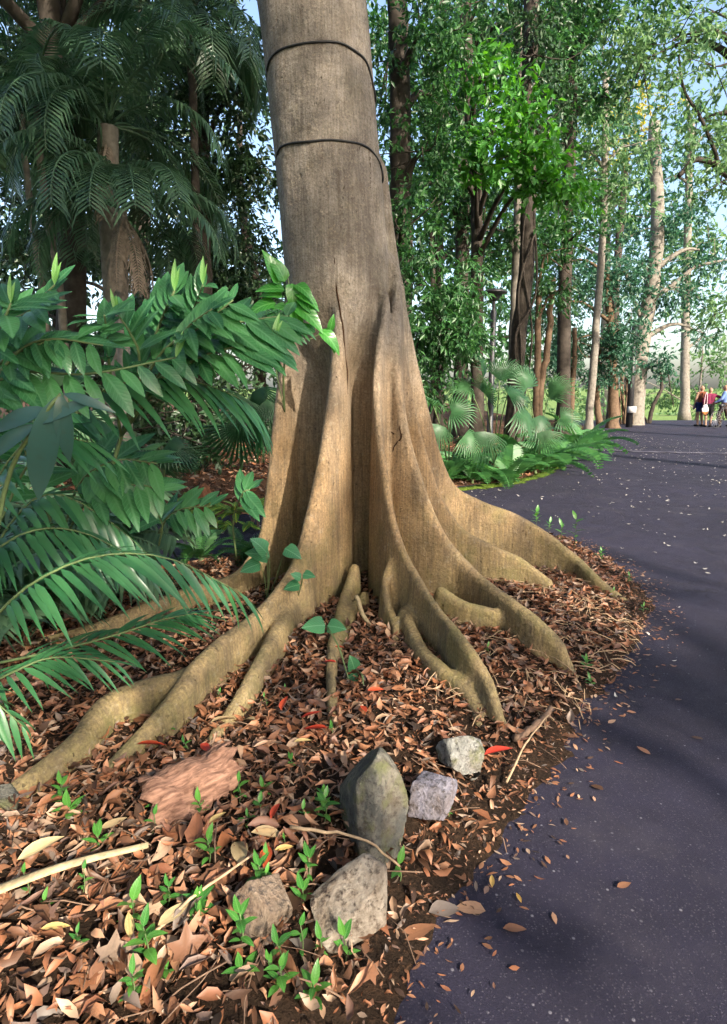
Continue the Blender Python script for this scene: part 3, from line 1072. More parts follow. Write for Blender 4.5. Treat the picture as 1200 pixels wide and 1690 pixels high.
straw_mass('dry_twig_litter', 330, (0.3, 1.75, 2.4, 4.5), z_island, (0.0012, 0.003), (0.06, 0.22), M['straw'], 'tangle of thin dry twigs and straw between the right-hand roots', 'twigs', 3, lambda x, y, g: float(poly_sd(ISL, np.array([x]), np.array([y]))[0]) > -0.03)
straw_mass('thin_twig_litter', 110, (-1.6, 0.8, 1.0, 2.7), z_island, (0.0012, 0.0028), (0.06, 0.25), M['twig'], 'thin dark twigs scattered through the leaf litter', 'twigs', 4, lambda x, y, g: float(poly_sd(ISL, np.array([x]), np.array([y]))[0]) > -0.03)


def fallen(meshes, px, py, length, yaw, label, cat, group=None, name='fallen_leaf', lift=0.02, tilt=0.2, z=None, flip=False):
    p = G(px, py, 0.1 if z is None else z)
    gz_ = zg(p[0], p[1]) if z is None else z
    p = G(px, py, gz_)
    d = (math.cos(yaw), math.sin(yaw), random.uniform(-tilt, tilt) * 0.5)
    upv = (random.uniform(-tilt, tilt), random.uniform(-tilt, tilt), -1 if flip else 1)
    o = put(name, random.choice(meshes), frame((p[0] - d[0] * length / 2, p[1] - d[1] * length / 2, gz_ + lift), d, upv, length))
    return tag(o, label, cat, group)


# the largest dead leaves are things of their own
cnt = 0
gl = random.Random(21)
while cnt < 230:
    px, py = gl.uniform(0, 960), gl.uniform(1090, 1640)
    p = G(px, py, 0.08)
    if float(poly_sd(ISL, p[:1], p[1:2])[0]) < 0.03:
        continue
    if py < 1250 and px < 330:
        continue
    near = py > 1290 and px < 620
    L = gl.uniform(0.055, 0.115) if near else gl.uniform(0.045, 0.085)
    fallen(BROWN, px, py, L, gl.uniform(0, 6.28), 'curled brown dead leaf lying on the leaf litter in front of the roots', 'leaf', 'loose brown leaves on the litter', lift=gl.uniform(0.015, 0.04), tilt=0.55)
    cnt += 1
REDS = [(600, 1190, .06, 1.9), (470, 1185, .075, 1.4), (520, 1222, .085, 2.9), (515, 1205, .07, 0.2), (822, 1265, .10, 0.3), (440, 1440, .085, 1.6), (340, 1255, .075, 2.2), (560, 1085, .05, 0.3), (355, 1085, .05, 2.0), (10, 1240, .06, 0.4), (455, 1365, .07, 1.4), (620, 1160, .06, 0.1), (252, 1250, .09, 0.2), (545, 1110, .06, 2.6)]
for px, py, L, yaw in REDS:
    fallen(RED, px, py, L * 1.25, yaw, 'bright red fallen leaf lying among the brown litter', 'leaf', 'red fallen leaves', lift=0.062, tilt=0.4)
for px, py, L, yaw in [(72, 1428, .13, 0.5), (395, 1420, .15, 1.9), (445, 1392, .11, 0.15), (190, 1380, .08, 0.5), (95, 1552, .07, 0.3), (290, 1530, .10, 0.9), (500, 1240, .07, 0.2), (360, 1370, .07, 0.9), (470, 1420, .06, .4), (410, 1200, .08, 2.6), (215, 1555, .07, 2.0)]:
    fallen(PALE if L > 0.075 else YEL, px, py, L, yaw, 'pale yellowish fallen leaf on top of the brown litter', 'leaf', 'pale fallen leaves', lift=0.045, tilt=0.3)
for px, py, L, yaw in [(690, 1540, .11, 0.35), (660, 1420, .07, 1.2), (820, 1370, .08, 1.2), (790, 1365, .11, 0.2), (755, 1440, .08, 2.1), (735, 1502, .10, 0.2), (775, 1500, .09, 2.9), (850, 1532, .07, 0.1), (1030, 1462, .05, 0.3), (1062, 1240, .06, 2.2), (985, 1300, .05, 2.4), (1150, 1218, .05, 2.5), (1043, 1175, .05, 0.1), (1028, 1140, .05, 1.7), (1010, 1192, .05, 0.5), (942, 1215, .08, 0.0), (1080, 985, .06, 0.7), (1030, 925, .06, 0.2), (1120, 1155, .04, 0.3), (715, 1425, .06, 1.2), (805, 1400, .05, 1.4), (625, 1545, .08, 1.0)]:
    fallen(FLAT + YEL[:1], px, py, L, yaw, 'dry tan leaf lying flat along the asphalt edge', 'leaf', 'dry leaves along the asphalt', lift=0.003, tilt=0.1, z=0.006)
for px, py, L, yaw in [(812, 1456, .045, 1.4), (856, 1482, .04, 1.7), (605, 1500, .07, 1.3)]:
    fallen(YEL, px, py, L, yaw, 'small yellow leaf lying on the dark asphalt', 'leaf', 'small yellow leaves on the asphalt', lift=0.003, tilt=0.1, z=0.006)

# dry palm stalk, sticks, bark slab
a, b = G(-60, 1490, 0.13), G(245, 1395, 0.16)
mb = MB()
pp = spline([a, a * 0.5 + b * 0.5 + np.array([0.01, 0, 0.02]), b], 14)
for i in range(13):
    pass
vv_, ff_ = [], []
for i, p in enumerate(pp):
    t = i / 13
    wd = 0.021 - 0.010 * t
    d = (b - a) / np.linalg.norm(b - a)
    s_ = np.array([-d[1], d[0], 0])
    for ox, oz in ((-1, 0.0), (-0.55, 0.35), (0.2, 0.5), (0.9, 0.2), (0.6, -0.3), (-0.5, -0.3)):
        vv_.append(p + s_ * wd * ox + np.array([0, 0, 0.018 * oz]))
    if i:
        for j in range(6):
            k2 = (j + 1) % 6
            ff_.append(((i - 1) * 6 + j, (i - 1) * 6 + k2, i * 6 + k2, i * 6 + j))
ff_ += [tuple(range(6))[::-1], tuple(13 * 6 + j for j in range(6))]
tag(mobj('palm_stalk', vv_, ff_, M['petiole']), 'long pale dry palm stalk lying across the leaf litter', 'stalk')


def stick(name, pts, r0, r1, mat, label, cat='stick', sides=7, n=14, group=None):
    mb = MB()
    p = spline([np.array(q) for q in pts], n)
    g = np.random.default_rng(len(label))
    p = p + g.normal(0, r0 * 0.25, p.shape)
    mb.tube(p, np.linspace(r0, r1, n), sides)
    return tag(mb.build(name, mat), label, cat, group)


stick('fallen_branch', [G(848, 1222, .05), G(880, 1200, .06), G(912, 1170, .07)], 0.017, 0.012, M['twig'], 'short thick broken branch beside the asphalt edge near the front root')
stick('dry_twig', [G(480, 1365, .16), G(530, 1372, .17), G(600, 1385, .15), G(660, 1430, .09)], 0.006, 0.003, M['straw'], 'long pale dry twig running under the tall split rock')
stick('dry_twig', [G(835, 1290, .04), G(870, 1225, .09), G(905, 1180, .12)], 0.005, 0.0025, M['straw'], 'straight pale twig leaning over the short broken branch')
stick('dry_twig', [G(215, 1575, .1), G(320, 1480, .15), G(420, 1410, .17)], 0.006, 0.003, M['straw'], 'thin dry twig slanting across the litter beneath the seedlings')
stick('aerial_root', [P(588, 985, 3.45), P(600, 1015, 3.38), P(622, 1050, 3.30), P(628, 1062, 3.26)], 0.014, 0.010, M['petiole'], 'thin pale dangling root rod between the front buttresses', 'root')
stick('aerial_root', [P(634, 1050, 3.24), P(610, 1075, 3.16), P(588, 1100, 3.08), P(560, 1125, 3.0)], 0.011, 0.009, M['petiole'], 'thin pale root rod lying on litter below the dangling root', 'root')
sb = G(318, 1300, 0.16)
vv_, ff_ = [], []
NXs, NYs = 18, 14
for j in range(2):
    for i in range(NXs + 1):
        for k2 in range(NYs + 1):
            u, v_ = i / NXs - 0.5, k2 / NYs - 0.5
            wdt = 0.20 * (1 - 0.35 * max(0, u + 0.1)) + 0.012 * math.sin(u * 25) + 0.010 * math.sin(u * 61)
            arch = 0.006 * math.sin(v_ * 60 + u * 9) + 0.055 * (1 - (2 * v_) ** 2) + 0.014 * math.sin(u * 14 + v_ * 5) + 0.05 * max(0, u) ** 1.5
            vv_.append((u * (0.30 + 0.03 * math.sin(v_ * 17) + 0.02 * math.sin(v_ * 41)), v_ * wdt, arch - 0.014 * j))
nn = (NXs + 1) * (NYs + 1)
for i in range(NXs):
    for k2 in range(NYs):
        q = [i * (NYs + 1) + k2, (i + 1) * (NYs + 1) + k2, (i + 1) * (NYs + 1) + k2 + 1, i * (NYs + 1) + k2 + 1]
        ff_.append(tuple(q))
        ff_.append(tuple(x + nn for x in q[::-1]))
ring = [i * (NYs + 1) for i in range(NXs + 1)] + [NXs * (NYs + 1) + k2 for k2 in range(1, NYs + 1)] + [i * (NYs + 1) + NYs for i in range(NXs - 1, -1, -1)] + [k2 for k2 in range(NYs - 1, 0, -1)]
for i in range(len(ring)):
    a_, b_ = ring[i], ring[(i + 1) % len(ring)]
    ff_.append((b_, a_, a_ + nn, b_ + nn))
slab = mobj('bark_slab', vv_, ff_, M['slab'])
slab.location = V((sb[0], sb[1], zg(sb[0], sb[1]) + 0.075))
slab.rotation_euler = (R(30), R(-10), R(30))
tag(slab, 'curved slab of reddish brown bark with a red leaf lying on it', 'bark')
fallen(PALE, 370, 1205, 0.11, 0.5, 'broad pale dead leaf leaning on the end of a forked root', 'leaf', lift=0.05)

# ------------------------------------------------------------------ rocks
def rock(px, py, size, rz, seed, mat, label, sink=0.3, tilt=(0, 0), planes=11, rough=0.022):
    p = G(px, py, 0.05)
    g = np.random.default_rng(seed)
    ax6 = np.array([[1, 0, 0], [-1, 0, 0], [0, 1, 0], [0, -1, 0], [0, 0, 1], [0, 0, -1]], float)
    n = np.vstack([ax6 + g.normal(0, .33, (6, 3)), g.normal(size=(planes, 3))])
    planes += 6
    n /= np.linalg.norm(n, axis=1)[:, None]
    dd = np.concatenate([g.uniform(0.58, 0.78, 6), g.uniform(0.72, 1.0, planes - 6)])
    sx, sy, sz = size

    def fn(x, y, z):
        a, b, c = x / sx, y / sy, z / sz
        f = np.sqrt(a * a + b * b + c * c) - 1.25
        for i in range(planes):
            f = np.maximum(f, a * n[i, 0] + b * n[i, 1] + c * n[i, 2] - dd[i])
        f = f * min(size)
        m = max(size)
        return f + rough * m * (0.7 * sines(x, y, z, 7 / m, seed + 1) + 0.35 * sines(x, y, z, 19 / m, seed + 2) + 0.2 * sines(x, y, z, 46 / m, seed + 3) + 0.8 * np.exp(-np.abs(sines(x, y, z, 5 / m, seed + 4, 3)) * 16))
    e = [1.2 * s for s in size]
    v, q = sdf_mesh(fn, [-x for x in e], e, max(size) / 26)
    o = mobj('rock', v, q, mat)
    o.rotation_euler = (R(tilt[0]), R(tilt[1]), R(rz))
    o.location = V((p[0], p[1], zg(p[0], p[1]) + sz * (1 - sink) * 0.6))
    return tag(o, label, 'rock')


RK1 = rock_mat('rock_green_grey', (0.085, 0.085, 0.078), (0.22, 0.205, 0.165), (0.13, 0.14, 0.06))
RK2 = rock_mat('rock_lilac_grey', (0.16, 0.15, 0.19), (0.31, 0.295, 0.345))
RK3 = rock_mat('rock_pale_mossy', (0.16, 0.16, 0.145), (0.36, 0.355, 0.33), (0.15, 0.16, 0.075))
RK4 = rock_mat('rock_cream', (0.20, 0.155, 0.115), (0.42, 0.37, 0.31), None, (0.05, 0.035, 0.03))
RK5 = rock_mat('rock_tan', (0.15, 0.10, 0.07), (0.32, 0.25, 0.19))
rock(608, 1372, (0.095, 0.15, 0.185), 28, 6, RK1, 'tall split rock with a dark face and greenish lit side', 0.45, (-30, 0), 5, 0.022)
rock(712, 1330, (0.070, 0.125, 0.10), -16, 9, RK2, 'rough lilac grey stone next to the pale mossy rock', 0.3, (-10, 8), 8, 0.03)
rock(760, 1262, (0.105, 0.085, 0.085), 15, 14, RK3, 'pale grey mossy rock near the front root tip', 0.3, (0, 0), 8, 0.035)
rock(578, 1512, (0.112, 0.095, 0.105), 10, 21, RK4, 'rounded cream topped boulder with a dark hollow front', 0.3, (8, 0), 9)
rock(440, 1535, (0.085, 0.085, 0.085), 40, 33, RK5, 'low tan stone half buried in litter beside the cream boulder', 0.4, (0, 10), 9)
rock(10, 1345, (0.06, 0.06, 0.05), 10, 41, RK1, 'small grey green stone at the tip of the long left root', 0.4)

# ------------------------------------------------------------------ cables round the trunk
def cable(pix, label, r=0.007):
    "loop round the trunk whose visible half follows these pixels"
    pts = []
    for px, py in pix:
        d = ray(px, py)
        # march along the ray to the trunk surface (or closest approach)
        bt, bd = None, 9
        for t in np.linspace(3.2, 5.0, 400):
            p = CAM + d * t / d[1]
            f = float(core_field(*p))
            if f < 0.004:
                bt = t
                break
            if f < bd:
                bd, bt = f, t
        p = CAM + d * bt / d[1]
        c = core_center(p[2])
        v = np.array([p[0] - c[0], p[1] - c[1]])
        rr = 0.362 if p[2] > 2.2 else 0.37
        v = v / np.linalg.norm(v) * (np.linalg.norm(v) - float(core_field(*p)) + 0.004)
        pts.append((c[0] + v[0], c[1] + v[1], p[2]))
    a, b = np.array(pts[0]), np.array(pts[-1])
    c = core_center((a[2] + b[2]) / 2)
    ta = math.atan2(a[1] - c[1], a[0] - c[0])
    tb = math.atan2(b[1] - c[1], b[0] - c[0])
    if ta < 0:
        ta += 2 * math.pi
    back = []
    for t in np.linspace(0, 1, 9)[1:-1]:
        th = tb + (ta - tb) * t
        z = b[2] + (a[2] - b[2]) * t
        cc = core_center(z)
        back.append((cc[0] + 0.335 * math.cos(th), cc[1] + 0.335 * math.sin(th), z))
    mb = MB()
    mb.tube(spline(pts + back + [pts[0]], 90), r, 6)
    return tag(mb.build('cable', M['cable']), label, 'cable')


cable([(441, 112), (446, 98), (460, 84), (485, 75), (520, 70), (555, 70), (577, 78), (602, 98), (612, 125), (620, 165)], 'upper black cable looped tightly round the tree trunk')
cable([(458, 252), (464, 243), (480, 237), (510, 234), (545, 231), (575, 234), (598, 239), (614, 250), (628, 272), (640, 298)], 'lower black cable looped round the trunk below another one')

# ------------------------------------------------------------------ plants with leaves as parts
def plant(name, base, label, cat, group=None):
    return empty(name, base, label, cat, group)


def stem(parent, pts, r0, r1, mat=None, name='stem', sides=6, n=14):
    base = np.array(parent.location)
    mb = MB()
    mb.tube(spline(np.array(pts) - base, n), np.linspace(r0, r1, n), sides)
    return mb.build(name, mat or M['stem'], parent)


gs = random.Random(5)


def seedling(px, py, hgt, leaves, label, group='green seedlings in the litter', size=0.05):
    p = G(px, py, 0.1)
    p = G(px, py, zg(p[0], p[1]))
    p[2] = zg(p[0], p[1]) - 0.01
    o = plant('seedling', p, label, 'seedling', group)
    top = p + np.array([gs.uniform(-.012, .012), gs.uniform(-.012, .012), hgt])
    stem(o, [p, p * 0.5 + top * 0.5 + np.array([0.006, 0, 0]), top], 0.0022, 0.0013, n=6, sides=5)
    a0 = gs.uniform(0, 6)
    for i in range(leaves):
        t = 0.35 + 0.65 * (i / max(1, leaves - 1))
        q = p * (1 - t) + top * t
        a = a0 + i * 2.4
        el = 0.15 + 0.75 * t * gs.uniform(0.5, 1.2) if i < leaves - 1 else 1.3
        d = (math.cos(a) * math.cos(el), math.sin(a) * math.cos(el), math.sin(el))
        put('leaf', gs.choice(SEED), frame(q, d, (0, 0, 1) if el < 1.1 else (0, -1, 0.2), size * 0.85 * gs.uniform(0.7, 1.25) * (1.0 if t > 0.4 else 0.8)), o)
    return o


SEEDS = [(160, 1405, .06, 6, .065), (250, 1375, .07, 3, .055), (265, 1345, .06, 6, .05), (330, 1345, .07, 9, .05), (350, 1330, .06, 4, .05), (395, 1325, .08, 7, .045), (437, 1310, .04, 5, .04),
         (345, 1425, .09, 7, .055), (430, 1345, .05, 6, .04), (405, 1360, .04, 5, .04), (275, 1495, .07, 6, .055), (215, 1530, .09, 5, .06), (325, 1505, .05, 5, .04), (330, 1525, .05, 6, .04),
         (430, 1475, .09, 9, .055), (505, 1455, .08, 8, .05), (495, 1500, .07, 6, .05), (398, 1570, .12, 9, .055), (465, 1590, .07, 6, .05), (245, 1590, .11, 8, .065), (570, 1590, .08, 5, .055),
         (660, 1460, .06, 3, .055), (740, 1350, .07, 9, .028), (965, 1110, .06, 9, .05), (975, 1140, .05, 8, .045), (1012, 985, .05, 6, .04), (885, 865, .16, 10, .09), (990, 920, .09, 8, .07),
         (310, 1235, .04, 4, .035), (282, 1215, .05, 4, .05), (440, 1165, .05, 4, .03), (468, 1145, .04, 4, .03), (365, 1155, .04, 3, .04), (480, 1265, .04, 5, .04), (545, 1215, .05, 3, .035), (130, 1560, .05, 4, .04), (525, 1580, .05, 5, .045), (1060, 1010, .05, 6, .04), (805, 1080, .05, 4, .04), (948, 905, .30, 8, .10), (925, 890, .16, 6, .08), (1035, 960, .06, 7, .05), (905, 872, .10, 8, .07)]
gz_ = random.Random(77)
for _ in range(22):
    SEEDS.append((gz_.uniform(20, 540), gz_.uniform(1320, 1660), gz_.uniform(.03, .11), gz_.choice([2, 4, 4, 6, 8, 10]), gz_.uniform(.028, .07)))
for i, (px, py, h, n, sz) in enumerate(SEEDS):
    if px > 860:
        lb, gr = ('leafy green seedling growing along the path edge by the right roots', 'seedlings by the right roots')
    elif py < 1290 and px < 860:
        lb, gr = ('small green seedling sprouting at the foot of the buttress roots', 'seedlings at the roots')
    elif 640 < px < 800:
        lb, gr = ('small bright green sprig growing between the rocks and asphalt', 'sprigs between rocks and asphalt')
    else:
        lb, gr = ('bright green seedling with upright leaves in the foreground litter', 'green seedlings in the litter')
    seedling(px, py, h, n, lb, gr, sz)


def heart_plant(leaves, root, label, mats=HEART, r=0.003):
    o = plant('vine_seedling', root, label, 'plant')
    for (px, py, Y, L, ang, el) in leaves:
        q = P(px, py, Y)
        stem(o, [root, np.array(root) * 0.5 + q * 0.5 + np.array([0.01, 0.0, 0.02]), q], r, r * 0.6, n=8)
        d = (math.cos(ang), -0.35, math.sin(ang) if el is None else el)
        put('leaf', random.choice(mats), frame(q, d, (0.1, -0.7, 0.9), L), o)
    return o


heart_plant([(537, 1032, 3.0, .125, 2.7, .15), (540, 1033, 3.0, .105, 0.35, .1)], G(575, 1120, .15), 'young vine with two broad ribbed leaves against the front root')
heart_plant([(585, 1105, 2.75, .085, 1.7, .9), (590, 1110, 2.75, .09, 3.5, -.35)], G(600, 1130, .15), 'young vine with two round green leaves above the litter')
heart_plant([(495, 965, 3.28, .095, 3.3, -.05), (497, 955, 3.28, .07, 2.3, .6), (500, 948, 3.28, .075, 0.1, .05)], P(492, 985, 3.4), 'small climbing seedling growing from the big left root')
heart_plant([(445, 918, 3.55, .15, 2.6, .35), (470, 905, 3.5, .12, 0.5, -.3), (440, 912, 3.5, .14, 1.9, .6), (430, 930, 3.5, .13, 3.4, -.2)], P(440, 1000, 3.6), 'broad leaved seedling in the shadow between left roots')

# climber on the trunk
cl = plant('climbing_vine', P(455, 690, 3.95), 'glossy green climbing vine with large leaves clinging to the trunk', 'vine')
CLM = leaf_meshes('vine_leaf', leaf_mat('vine_leaf', (0.028, 0.15, 0.024), (0.05, 0.23, 0.032), 0.28, 0.32, False, (0.16, 0.4, 0.12, 0.5), 8), 3, width=(0.42, 0.55), fold=(0.15, 0.35), droop=(0.7, 1.3), wav=(0.05, 0.15), segs=8, power=0.65, base=0.3)
stem(cl, [P(470, 690, 4.2), P(468, 620, 4.0), P(476, 540, 3.85), P(478, 480, 3.8), P(470, 440, 3.8)], 0.008, 0.004)
stem(cl, [P(476, 540, 3.85), P(505, 560, 3.85), P(530, 550, 3.85)], 0.004, 0.003)
stem(cl, [P(470, 560, 3.9), P(455, 600, 3.9), P(470, 680, 4.0)], 0.004, 0.003)
for px, py, L, dx, dz in [(462, 470, .22, -.25, .95), (470, 465, .19, -.2, .8), (482, 468, .17, .1, -.7), (488, 470, .17, .5, -.2), (488, 482, .19, .8, -.25), (492, 490, .19, .9, -.5), (484, 500, .26, .85, -.55), (478, 495, .22, .5, -.8),
                          (470, 478, .18, -.8, .1), (476, 505, .17, -.8, -.35), (466, 490, .15, -.9, .35), (520, 548, .14, -.5, .4), (528, 545, .20, .8, -.5), (545, 545, .10, .2, .7), (538, 550, .14, .6, -.7), (455, 500, .2, -.95, -.1)]:
    put('leaf', random.choice(CLM), frame(P(px, py, 3.72), (dx, -.45, dz), (0.2, -0.8, 0.6), L), cl)


# broad leaved shrub at the left
def sprig(o, pts, n, L, name='branch', leaves=SHR, t0=0.15, r=0.007, up=(0.05, -0.62, 0.75), spread=0.95, shoot=True, droop=0.1, mat=None):
    pw = np.array([P(*p) for p in pts])
    stem(o, pw, r, r * 0.45, mat or M['stem'], name)
    c = spline(pw, 60)
    tg = np.gradient(c, axis=0)
    n = int(n * 1.5)
    L = L * 1.12
    for i in range(n):
        t = t0 + (1 - t0) * (i + 0.5) / n
        j = min(59, int(t * 59))
        d = tg[j] / np.linalg.norm(tg[j])
        upv = np.array(up)
        sd = np.cross(d, upv)
        sd /= np.linalg.norm(sd)
        s_ = 1 if i % 2 else -1
        w_ = spread * gs.uniform(0.8, 1.15)
        dr = d * (1.0 - 0.35 * spread) + sd * s_ * w_ + np.array([0, 0, -droop + gs.uniform(-.25, .2)])
        put('leaf', gs.choice(leaves), frame(c[j], dr, upv + np.array([gs.uniform(-.3, .3), gs.uniform(-.3, .3), 0]), L * gs.uniform(0.8, 1.15) * (0.75 + 0.4 * math.sin(math.pi * min(1, t)))), o)
    if shoot and gs.random() < 0.6:
        e, d = c[-1], tg[-1] / np.linalg.norm(tg[-1])
        for k_ in range(2):
            put('young_leaf', gs.choice(SHOOT), frame(e, d * 0.4 + np.array([0.25 * (k_ - 0.4), 0, 0.9]), (0, -1, 0.2), L * (0.6 - 0.15 * k_)), o)


sh = plant('broadleaf_shrub', G(150, 1120, 0.02), 'broad leaved shrub with long horizontal branches and pale new shoots beside the trunk', 'shrub')
sprig(sh, [(150, 900, 2.75), (200, 720, 2.75), (240, 600, 2.7), (270, 520, 2.65), (288, 480, 2.6)], 18, 0.19, t0=0.35, r=0.011)
sprig(sh, [(200, 720, 2.75), (290, 600, 2.7), (370, 540, 2.65), (440, 525, 2.7), (475, 522, 2.75)], 18, 0.19, t0=0.25)
sprig(sh, [(200, 720, 2.75), (260, 590, 2.55), (330, 540, 2.5), (385, 495, 2.5)], 14, 0.17, t0=0.3)
sprig(sh, [(200, 720, 2.75), (280, 590, 2.5), (310, 540, 2.4), (350, 510, 2.35)], 12, 0.15, t0=0.3)
sprig(sh, [(200, 720, 2.75), (180, 600, 2.5), (175, 540, 2.4), (172, 520, 2.35)], 9, 0.14, t0=0.3)
sprig(sh, [(240, 640, 2.75), (300, 560, 2.7), (320, 510, 2.65), (335, 470, 2.6)], 12, 0.17, t0=0.2)
sprig(sh, [(240, 640, 2.75), (330, 590, 2.6), (400, 570, 2.6), (450, 560, 2.65)], 14, 0.18, t0=0.2)
sprig(sh, [(220, 660, 2.7), (230, 590, 2.55), (215, 550, 2.5), (195, 520, 2.45)], 9, 0.15, t0=0.2)
sh2 = plant('broadleaf_shrub', G(-60, 1150, 0.02), 'broad leaved shrub with a long drooping lower branch rising behind the feather palm', 'shrub')
sprig(sh2, [(-60, 760, 2.2), (0, 625, 2.2), (150, 617, 2.25), (290, 590, 2.35)], 16, 0.155, t0=0.2, droop=0.5)
sprig(sh2, [(-60, 660, 2.3), (0, 545, 2.25), (45, 515, 2.2), (90, 470, 2.15)], 13, 0.16, t0=0.2)
sprig(sh2, [(-60, 700, 2.2), (20, 590, 2.2), (80, 560, 2.2), (170, 570, 2.2)], 13, 0.15, t0=0.1, droop=0.35, shoot=False)
sprig(sh2, [(-40, 700, 2.3), (0, 600, 2.25), (50, 575, 2.2), (85, 560, 2.2)], 8, 0.13, t0=0.2, droop=0.3, shoot=False)
sprig(sh2, [(-60, 700, 2.0), (-10, 560, 1.95), (10, 520, 1.9), (18, 500, 1.9)], 9, 0.13, t0=0.2)
sh3 = plant('leafy_sapling', G(110, 1100, 0.02), 'low leafy sapling with long drooping leaves below the long branch', 'sapling')
sprig(sh3, [(100, 900, 2.9), (130, 800, 2.8), (190, 760, 2.75), (260, 765, 2.75)], 14, 0.20, t0=0.3, droop=0.35, shoot=False)
sprig(sh3, [(100, 900, 2.9), (150, 820, 2.75), (220, 800, 2.7), (270, 810, 2.7)], 9, 0.18, t0=0.3, droop=0.3, shoot=False)
sprig(sh3, [(100, 900, 2.9), (60, 800, 2.8), (40, 740, 2.75), (30, 700, 2.7)], 11, 0.18, t0=0.25, droop=0.35, shoot=False)
sh4 = plant('leafy_sapling', G(300, 1010, 0.02), 'slim sapling with paired oval leaves in front of the crotons', 'sapling')
sprig(sh4, [(262, 880, 3.3), (280, 850, 3.25), (310, 838, 3.2), (350, 835, 3.2)], 9, 0.15, t0=0.15, shoot=False, up=(0, -0.7, 0.7))
sprig(sh4, [(262, 900, 3.3), (268, 870, 3.2), (262, 850, 3.15)], 3, 0.16, t0=0.6, shoot=False)
sh5 = plant('leafy_sapling', G(395, 975, 0.02), 'slim sapling with drooping leaves close to the left buttress', 'sapling')
sprig(sh5, [(390, 920, 3.9), (385, 860, 3.8), (400, 815, 3.7), (412, 808, 3.7)], 6, 0.19, t0=0.55, shoot=False, droop=0.4)


# feather palms at the left: frond > leaflet
def feather(o, pts, n, L, droop=0.5, spread=0.9, r=0.006, mat='stem', meshes=LFT, t0=0.12, wid=1.0, up=(0, -0.25, 0.95)):
    pw = np.array([P(*p) for p in pts])
    fr = stem(o, pw, r, r * 0.3, M[mat], 'frond')
    c = spline(pw, 80)
    tg = np.gradient(c, axis=0)
    for i in range(n):
        for s_ in (-1, 1):
            t = t0 + (1 - t0) * (i + 0.5 + 0.25 * s_) / n
            j = min(79, int(t * 79))
            d = tg[j] / np.linalg.norm(tg[j])
            sd = np.cross(d, np.array(up))
            sd /= np.linalg.norm(sd)
            sp_ = spread * (1 - 0.55 * t ** 2)
            dr = d * (0.55 + 0.5 * t) + sd * s_ * sp_ + np.array([0, 0, -droop * gs.uniform(0.6, 1.3)])
            ll = L * (0.55 + 0.6 * math.sin(math.pi * (0.15 + 0.75 * t))) * gs.uniform(0.9, 1.1)
            put('leaflet', gs.choice(meshes), frame(c[j], dr, np.array(up) + np.array([gs.uniform(-.2, .2), gs.uniform(-.2, .2), 0]), (ll * wid, ll, ll)), fr)
    return fr


pb = G(-40, 1180, 0.02)
pa = plant('feather_palm', pb, 'small feather palm arching dark green fronds over the left roots', 'palm')
feather(pa, [(-30, 1040, 2.0), (50, 965, 2.0), (160, 918, 2.05), (280, 922, 2.15), (400, 980, 2.25)], 27, 0.25, 0.42, wid=0.9)
feather(pa, [(-30, 1100, 2.1), (100, 1072, 2.15), (200, 1045, 2.25), (270, 1022, 2.35), (325, 1012, 2.4)], 20, 0.20, 0.12, wid=0.9)
feather(pa, [(-60, 1150, 1.9), (20, 1110, 1.9), (90, 1085, 1.95), (190, 1092, 2.0)], 14, 0.17, 0.25, wid=0.9)
feather(pa, [(-90, 1180, 1.7), (-60, 1140, 1.7), (-20, 1150, 1.72), (40, 1200, 1.75)], 9, 0.17, 0.4)
pb2 = plant('feather_palm', G(-80, 1150, 0.02), 'feather palm reaching a broad leafletted frond towards the trunk', 'palm')
feather(pb2, [(-60, 1000, 2.5), (60, 740, 2.5), (180, 640, 2.5), (300, 625, 2.6), (400, 660, 2.7), (425, 690, 2.75)], 24, 0.28, 0.5, wid=1.1, t0=0.3)
feather(pb2, [(-60, 1000, 2.6), (20, 860, 2.6), (90, 815, 2.6), (180, 860, 2.65), (250, 920, 2.7)], 20, 0.26, 0.4)
feather(pb2, [(-60, 900, 2.8), (20, 720, 2.9), (90, 680, 3.0), (160, 690, 3.05), (205, 730, 3.1)], 16, 0.26, 0.4)
feather(pb2, [(-60, 950, 2.4), (40, 880, 2.4), (140, 880, 2.45), (260, 945, 2.5)], 18, 0.26, 0.4)
feather(pb2, [(-60, 950, 2.3), (-10, 800, 2.3), (60, 720, 2.3), (150, 730, 2.35)], 16, 0.26, 0.4)
bs = plant('broad_strap_plant', G(-30, 1200, 0.02), 'dark blue-green plant with broad strap leaves hanging in the shade', 'plant')
STR = leaf_meshes('strap_leaf', leaf_mat('strap_leaf', (0.02, 0.06, 0.05), (0.035, 0.09, 0.075), 0.28, 0.15), 2, width=(0.19, 0.24), fold=(0.2, 0.3), droop=(0.5, 1.0), segs=8)
stem(bs, [P(-30, 1050, 1.7), P(10, 800, 1.65), P(70, 690, 1.6), P(100, 650, 1.6)], 0.008, 0.004)
for px, py, L, dx, dz in [(92, 655, .33, -.3, -.95), (100, 648, .20, .05, -.9), (80, 675, .20, -.8, -.2), (60, 700, .22, -.7, -.4), (105, 650, .14, .8, -.2), (60, 700, .18, .6, .3)]:
    put('leaf', random.choice(STR), frame(P(px, py, 1.6), (dx, -.1, dz), (0.3, -0.9, 0.4), L), bs)

